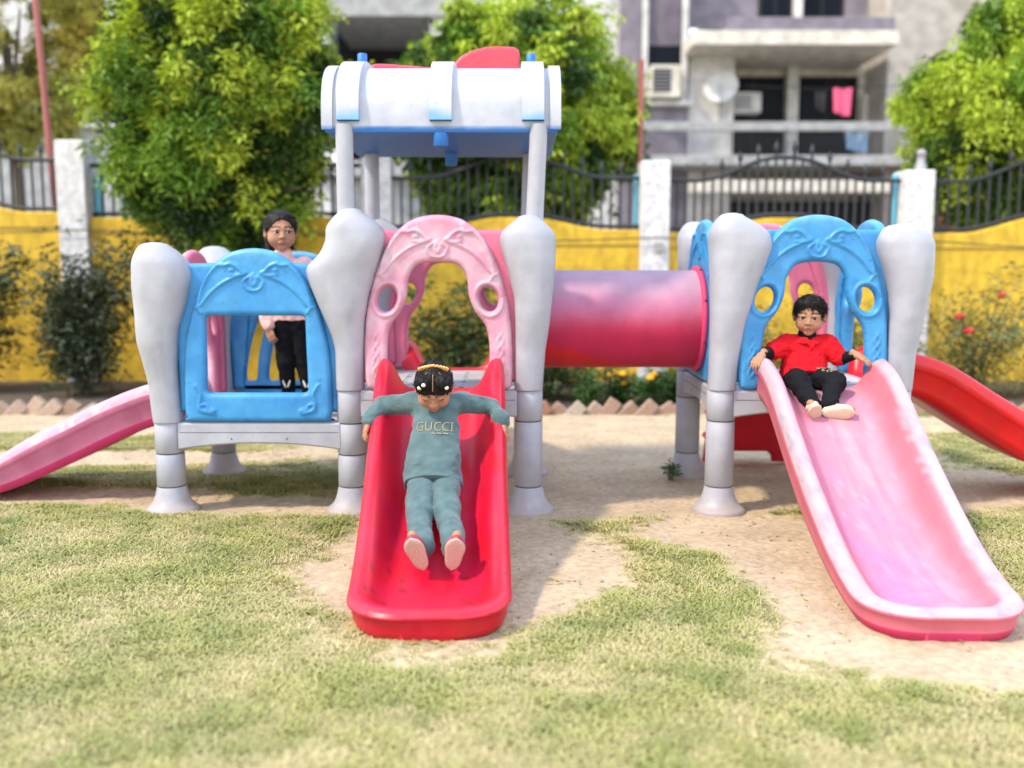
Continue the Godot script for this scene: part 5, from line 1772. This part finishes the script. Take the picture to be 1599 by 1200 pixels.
func house() -> void:
	var h := base("house", Vector3(0, 0, -19), "lavender and white two-storey house with balcony and dark windows", "house")
	var z := 0.0
	var b := func(called: String, x0: float, x1: float, y0: float, y1: float, zf: float, dep: float, m: Material, par: Node) -> MeshInstance3D:
		return box(called, Vector3((x0 + x1) * 0.5, (y0 + y1) * 0.5, zf - dep * 0.5), Vector3(x1 - x0, y1 - y0, dep), m, par, 0.01)
	b.call("wall", 2.1, 3.42, 0.0, 8.0, 0.0, 4.0, M.lavender, h)
	b.call("wall", 3.42, 4.3, 0.0, 5.38, -0.02, 3.98, M.white_wall, h)
	b.call("wall", 7.25, 8.9, 0.0, 8.0, -0.02, 3.98, mat("stone_wall", col(0.5, 0.45, 0.4), 0.9, M.white_wall.albedo_texture, 0.2), h)
	b.call("wall", 1.55, 2.1, 0.0, 8.0, -0.3, 3.7, M.white_wall, h)
	# window bay with white frame and air conditioner
	var rec: MeshInstance3D = b.call("window_bay", 2.6, 3.26, 4.45, 7.6, 0.014, 0.02, M.lavender_dark, h)
	for q in [[2.5, 2.6], [3.26, 3.36]]: b.call("frame", q[0], q[1], 4.3, 7.6, 0.12, 0.12, M.white_wall, rec)
	b.call("sill", 2.4, 3.46, 4.2, 4.3, 0.22, 0.22, M.white_wall, rec)
	b.call("pane", 2.62, 3.24, 4.95, 5.35, 0.02, 0.012, M.window_glass, rec)
	for k in [[2.62, 3.2, 4.32, 4.92, 0.4, "beige window air conditioner on the lavender wall"], [4.33, 4.92, 4.15, 4.55, -0.35, "white window air conditioner in the left balcony window"]]:
		var ac := base("air_conditioner", Vector3(k[0], k[2], -19.0 + k[4]), k[5], "air conditioner", "air conditioners on the house")
		var w: float = k[1] - k[0]
		var ht: float = k[3] - k[2]
		box("casing", Vector3(w * 0.5, ht * 0.5, -0.2), Vector3(w, ht, 0.4), M.cream if k[4] > 0 else M.white_wall, ac, 0.02)
		box("coil_recess", Vector3(w * 0.38, ht * 0.52, 0.003), Vector3(w * 0.6, ht * 0.72, 0.006), M.dark_wall if k[4] > 0 else M.concrete, ac, 0.002)
		for j in 6: box("louvre", Vector3(w * 0.38, ht * (0.24 + j * 0.11), 0.012), Vector3(w * 0.58, 0.018, 0.012), M.steel, ac, 0.003)
	# balcony recess: back wall, windows, slab, parapet above
	b.call("wall", 4.3, 7.25, 0.0, 8.0, -1.2, 2.8, M.cream, h)
	b.call("balcony_slab", 3.3, 7.05, 5.15, 5.4, 1.0, 2.2, M.cream, h)
	b.call("parapet", 3.95, 7.0, 5.4, 5.66, 0.9, 0.14, M.lavender, h)
	b.call("floor_slab", 2.2, 7.6, 3.0, 3.18, 1.0, 2.2, M.concrete, h)
	for q in [[4.31, 5.6, 3.25, 5.0], [5.83, 7.1, 3.25, 5.0], [5.0, 5.7, 5.75, 7.3], [5.85, 6.75, 5.75, 7.3]]:
		var fr: MeshInstance3D = b.call("window", q[0], q[1], q[2], q[3], -1.17, 0.04, M.dark_wall, h)
		var n := 2
		for i in n:
			var xa := lerpf(q[0] + 0.05, q[1] - 0.05, float(i) / n) + 0.02
			var xb := lerpf(q[0] + 0.05, q[1] - 0.05, float(i + 1) / n) - 0.02
			b.call("pane", xa, xb, q[2] + 0.9, q[3] - 0.06, -1.16, 0.02, M.window_glass, fr)
			b.call("pane", xa, xb, q[2] + 0.05, q[2] + 0.85, -1.16, 0.02, M.window_glass, fr)
	b.call("pillar", 5.6, 5.83, 3.18, 5.36, -0.95, 0.25, M.white_wall, h)
	b.call("pillar", 5.7, 5.85, 5.95, 8.0, -0.95, 0.25, M.white_wall, h)
	b.call("door_leaf", 7.12, 7.24, 3.2, 4.6, -0.9, 0.2, M.cream, h)
	# rail
	var rb: MeshInstance3D = b.call("balcony_rail", 2.2, 7.6, 3.62, 3.78, 1.0, 0.1, M.concrete, h)
	for i in 55: b.call("baluster", 2.25 + i * 0.098, 2.27 + i * 0.098, 3.18, 3.72, 0.97, 0.02, M.iron, rb)
	# lower storey: parking shade painted as a near-black sheet under a pale band
	b.call("parking_shade", 2.2, 7.6, 0.0, 2.45, -0.6, 0.1, M.dark_wall, h)
	b.call("lintel", 3.3, 7.6, 2.5, 2.72, 1.05, 0.3, M.cream, h)
	b.call("upper_wall", 3.4, 7.3, 5.95, 8.0, -1.19, 0.02, M.lavender, h)
	# dish, cloths
	var ds := base("satellite_dish", Vector3(4.0, 4.1, -18.85), "round white satellite dish on the white house wall", "satellite dish")
	var st := ns()
	lathe(st, Vector3.ZERO, [0.001, 0.0, 0.1, 0.008, 0.22, 0.04, 0.32, 0.085, 0.33, 0.09, 0.31, 0.095, 0.21, 0.052, 0.1, 0.02, 0.001, 0.012], 26, false)
	obj("dish", st, M.white_wall, ds, Transform3D(Basis.from_euler(Vector3(1.2, -0.4, 0)), Vector3(0, 0.4, 0.1)))
	var arm := ns()
	tube(arm, [Vector3(0, -0.3, 0.0), Vector3(0, 0.2, 0.02), Vector3(0, 0.4, 0.12)], 0.025, 0.02, 7)
	tube(arm, [Vector3(0, 0.1, 0.12), Vector3(-0.1, 0.25, 0.5), Vector3(-0.12, 0.42, 0.55)], 0.012, 0.012, 6)
	obj("arm", arm, M.steel, ds)
	for q in [[5.95, 6.3, 4.42, 3.98, "cloth_pink", "bright pink cloth hanging on the balcony line"], [6.2, 6.65, 3.7, 3.32, "cloth_blue", "pale blue cloth bundle hanging below the balcony rail"], [5.62, 5.82, 4.35, 4.05, "dark_wall", "dark cloth hanging on the balcony line beside the pillar"]]:
		var ct := ns()
		var P := []
		for i in 9:
			var row := []
			for j in 9:
				var u := i / 8.0
				var v := j / 8.0
				row.append(Vector3(lerpf(q[0], q[1], u) + 0.06 * v * (0.5 - u), lerpf(q[2], q[3], v) - 0.08 * u * v, -18.2 + 0.04 * sin(u * 9.0) * (0.3 + v)))
			P.append(row)
		for i in 8:
			for j in 8: quad(ct, P[i][j + 1], P[i + 1][j + 1], P[i + 1][j], P[i][j])
		tag(obj("cloth", ct, M[q[4]]), q[5], "cloth", "washing on the balcony")
	var ln := ns()
	tube(ln, [Vector3(4.3, 4.46, -18.2), Vector3(5.8, 4.4, -18.2), Vector3(7.3, 4.47, -18.2)], 0.008, 0.008, 4)
	tag(obj("washing_line", ln, M.iron), "washing line strung across the balcony", "washing line")
	# white house seen between and left of the trees
	var w := base("house", Vector3(0, 0, -19.5), "pale house with dark porch behind the two left trees", "house")
	b.call("wall", -11.5, -3.9, 0.0, 3.4, 0.0, 4.0, M.concrete, w)
	b.call("wall", -11.5, -3.9, 3.9, 8.0, 0.0, 4.0, M.white_wall, w)
	b.call("wall", -11.5, -6.2, 3.4, 3.9, -0.2, 3.8, M.concrete, w)
	b.call("porch_back", -3.9, 0.4, 0.0, 8.0, -2.6, 1.0, M.dark_wall, w)
	b.call("porch_beam", -3.6, 0.6, 5.95, 6.5, 0.3, 3.0, M.concrete, w)
	b.call("porch_floor", -3.9, 0.6, 2.9, 3.2, 0.4, 3.0, M.concrete, w)
	b.call("porch_wall", -3.9, 0.6, 1.2, 2.9, 0.1, 0.2, M.concrete, w)
	for x in [-3.9, -1.6, 0.3]: b.call("porch_column", x, x + 0.3, 0.0, 6.0, 0.2, 0.3, M.white_wall, w)
	for q in [[-8.9, -7.9, 4.3, 5.5], [-7.2, -6.4, 4.3, 5.4], [-5.3, -4.4, 4.4, 5.6]]:
		var fr: MeshInstance3D = b.call("window", q[0], q[1], q[2], q[3], 0.04, 0.05, M.dark_wall, w)
		for i in 2:
			var m2: float = (q[0] + q[1]) * 0.5
			b.call("pane", q[0] + 0.05 if i == 0 else m2 + 0.03, m2 - 0.03 if i == 0 else q[1] - 0.05, q[2] + 0.06, q[3] - 0.06, 0.05, 0.02, M.window_glass, fr)
	# far wall and car port beyond the fence at right
	var rw := base("house", Vector3(0, 0, -17.5), "low red brick building behind the railing at far right", "house")
	b.call("wall", 8.4, 13.0, 0.0, 2.6, 1.0, 3.0, mat("brick_red", col(0.3, 0.09, 0.07), 0.9), rw)
	b.call("roof_edge", 8.2, 13.2, 2.6, 2.85, 1.2, 3.4, M.concrete, rw)
	b.call("wall", 8.9, 13.0, 2.85, 7.0, -0.8, 2.0, M.white_wall, rw)
	for q in [[-4.62, 9.6, 4.1, "tall dull red pole behind the leftmost pillar"], [1.3, 9.9, 3.2, "thin dull red pole right of the middle tree"]]:
		var pl := ns()
		tube(pl, [Vector3(0.16 if q[0] < 0 else 0.0, 0.0, 0), Vector3(0, q[2], 0)], 0.035 if q[0] < 0 else 0.025, 0.03, 10)
		var o := obj("pole", pl, M.pole_red, self, Transform3D(Basis(), Vector3(q[0], 0, -q[1])))
		tag(o, q[3], "pole", "dull red poles behind the wall")

func _ready() -> void:
	var cam := Camera3D.new()
	cam.name = "camera"
	cam.position = Vector3(0, 1.155, 0)
	cam.rotation.x = -atan(185.0 / 1490.0)
	cam.near = 0.05
	cam.far = 300.0
	var lens := CameraAttributesPhysical.new()
	lens.frustum_focal_length = 12.0 / tan(atan(600.0 / 1490.0))
	lens.frustum_focus_distance = 3.8
	lens.frustum_near = 0.05
	lens.frustum_far = 300.0
	lens.exposure_aperture = lens.frustum_focal_length / 32.0
	cam.attributes = lens
	add_child(cam)
	cam.fov = rad_to_deg(2.0 * atan(600.0 / 1490.0))
	var env := Environment.new()
	env.background_mode = Environment.BG_SKY
	var sky := ProceduralSkyMaterial.new()
	sky.sky_top_color = Color(0.62, 0.69, 0.79)
	sky.sky_horizon_color = Color(0.9, 0.89, 0.87)
	sky.sky_curve = 0.2
	sky.ground_bottom_color = Color(0.45, 0.42, 0.36)
	sky.ground_horizon_color = Color(0.7, 0.69, 0.66)
	env.sky = Sky.new()
	env.sky.sky_material = sky
	env.background_energy_multiplier = 2.3
	env.tonemap_mode = Environment.TONE_MAPPER_LINEAR
	env.tonemap_exposure = 1.84
	env.sdfgi_enabled = true
	env.ssao_enabled = true
	env.ssil_enabled = true
	var we := WorldEnvironment.new()
	we.name = "environment"
	we.environment = env
	add_child(we)
	var sun := DirectionalLight3D.new()
	sun.name = "sun"
	sun.light_energy = 0.8
	sun.light_color = Color(1.0, 0.95, 0.86)
	sun.light_angular_distance = 5.0
	sun.shadow_enabled = true
	sun.look_at_from_position(Vector3.ZERO, Vector3(0.8, -1.1, -0.42))
	add_child(sun)
	rng.seed = 7
	materials()
	ground()
	house()
	garden_wall()
	tree(Vector3(-2.6, 0, -8.75), Vector3(1.16, 1.45, 1.0), 2.55, 250, 101, "bushy green tree left of the roof, its crown reaching down behind the standing child")
	tree(Vector3(0.02, 0, -10.3), Vector3(1.36, 1.62, 1.1), 2.6, 300, 102, "bushy green tree behind the middle tower's roof")
	tree(Vector3(5.55, 0, -10.3), Vector3(1.5, 1.5, 1.1), 2.7, 260, 103, "bushy light green tree at the right edge above the red slide")
	tree(Vector3(-6.4, 0, -12.5), Vector3(1.7, 1.6, 1.2), 3.9, 120, 104, "loose yellowish tree beyond the railing at the left edge", 1.9)
	brick_edging()
	var G0 := Color(0.03, 0.05, 0.02)
	var G1 := Color(0.085, 0.11, 0.045)
	shrub("shrub", Vector3(-4.95, 0, -8.6), Vector3(0.55, 1.45, 0.4), 930, 201, "dark leafy shrub at the left edge against the yellow wall", G0, G1, 0.065)
	shrub("shrub", Vector3(-3.75, 0, -8.3), Vector3(0.5, 1.3, 0.4), 1350, 202, "tall dark shrub before the leftmost white pillar", G0, Color(0.1, 0.12, 0.06), 0.065)
	shrub("shrub", Vector3(-3.05, 0, -8.5), Vector3(0.4, 1.25, 0.4), 900, 203, "dark shrub just left of the blue window panel", G0, G1, 0.065)
	shrub("shrub", Vector3(-0.5, 0, -8.3), Vector3(0.6, 1.2, 0.4), 1000, 204, "dark green shrub seen through the pink arch", Color(0.02, 0.045, 0.015), Color(0.06, 0.12, 0.03))
	shrub("shrub", Vector3(0.3, 0, -8.0), Vector3(0.5, 0.7, 0.35), 700, 205, "low green shrub right of the pink arch under the tunnel", Color(0.03, 0.07, 0.02), Color(0.09, 0.16, 0.04))
	for k in 5:
		shrub("marigold", Vector3(0.65 + k * 0.24, 0, -7.75 - 0.12 * (k % 2)), Vector3(0.17, 0.3, 0.14), 260, 210 + k, ["flowering marigold under the left end of the tunnel", "second marigold from the left under the tunnel", "middle marigold of those under the tunnel", "marigold left of the right tower's rear foot", "marigold just behind the right tower's rear post"][k], Color(0.03, 0.09, 0.02), Color(0.1, 0.2, 0.04), 0.04, 3, Color(0.85, 0.42, 0.01), 0.035, "flower")
	shrub("rose_bush", Vector3(4.0, 0, -8.2), Vector3(0.6, 1.0, 0.45), 650, 220, "rose bush with red blooms behind the right red slide", Color(0.1, 0.13, 0.05), Color(0.28, 0.27, 0.09), 0.05, 3, Color(0.65, 0.01, 0.04), 0.045, "rose bush")
	shrub("shrub", Vector3(4.75, 0, -8.3), Vector3(0.6, 0.75, 0.45), 700, 221, "yellowish shrub at the right edge beside the rose bush", Color(0.1, 0.12, 0.03), Color(0.36, 0.32, 0.06))
	shrub("shrub", Vector3(3.0, 0, -8.2), Vector3(0.5, 0.8, 0.4), 620, 222, "yellow-green shrub seen through the right blue arch", Color(0.1, 0.12, 0.04), Color(0.3, 0.28, 0.06))
	shrub("shrub", Vector3(2.2, 0, -8.2), Vector3(0.5, 0.65, 0.4), 500, 223, "grey-green shrub behind the right tower's left post", G0, Color(0.15, 0.17, 0.07))
	shrub("weed", Vector3(0.87, 0, -5.12), Vector3(0.03, 0.08, 0.03), 9, 230, "small leafy weed sprouting before the right tower's rear foot", Color(0.06, 0.14, 0.05), Color(0.12, 0.22, 0.1), 0.04, 0, Color.RED, 0.03, "weed")
	play_structure()
	seated_girl()
	boy()
	standing_girl()
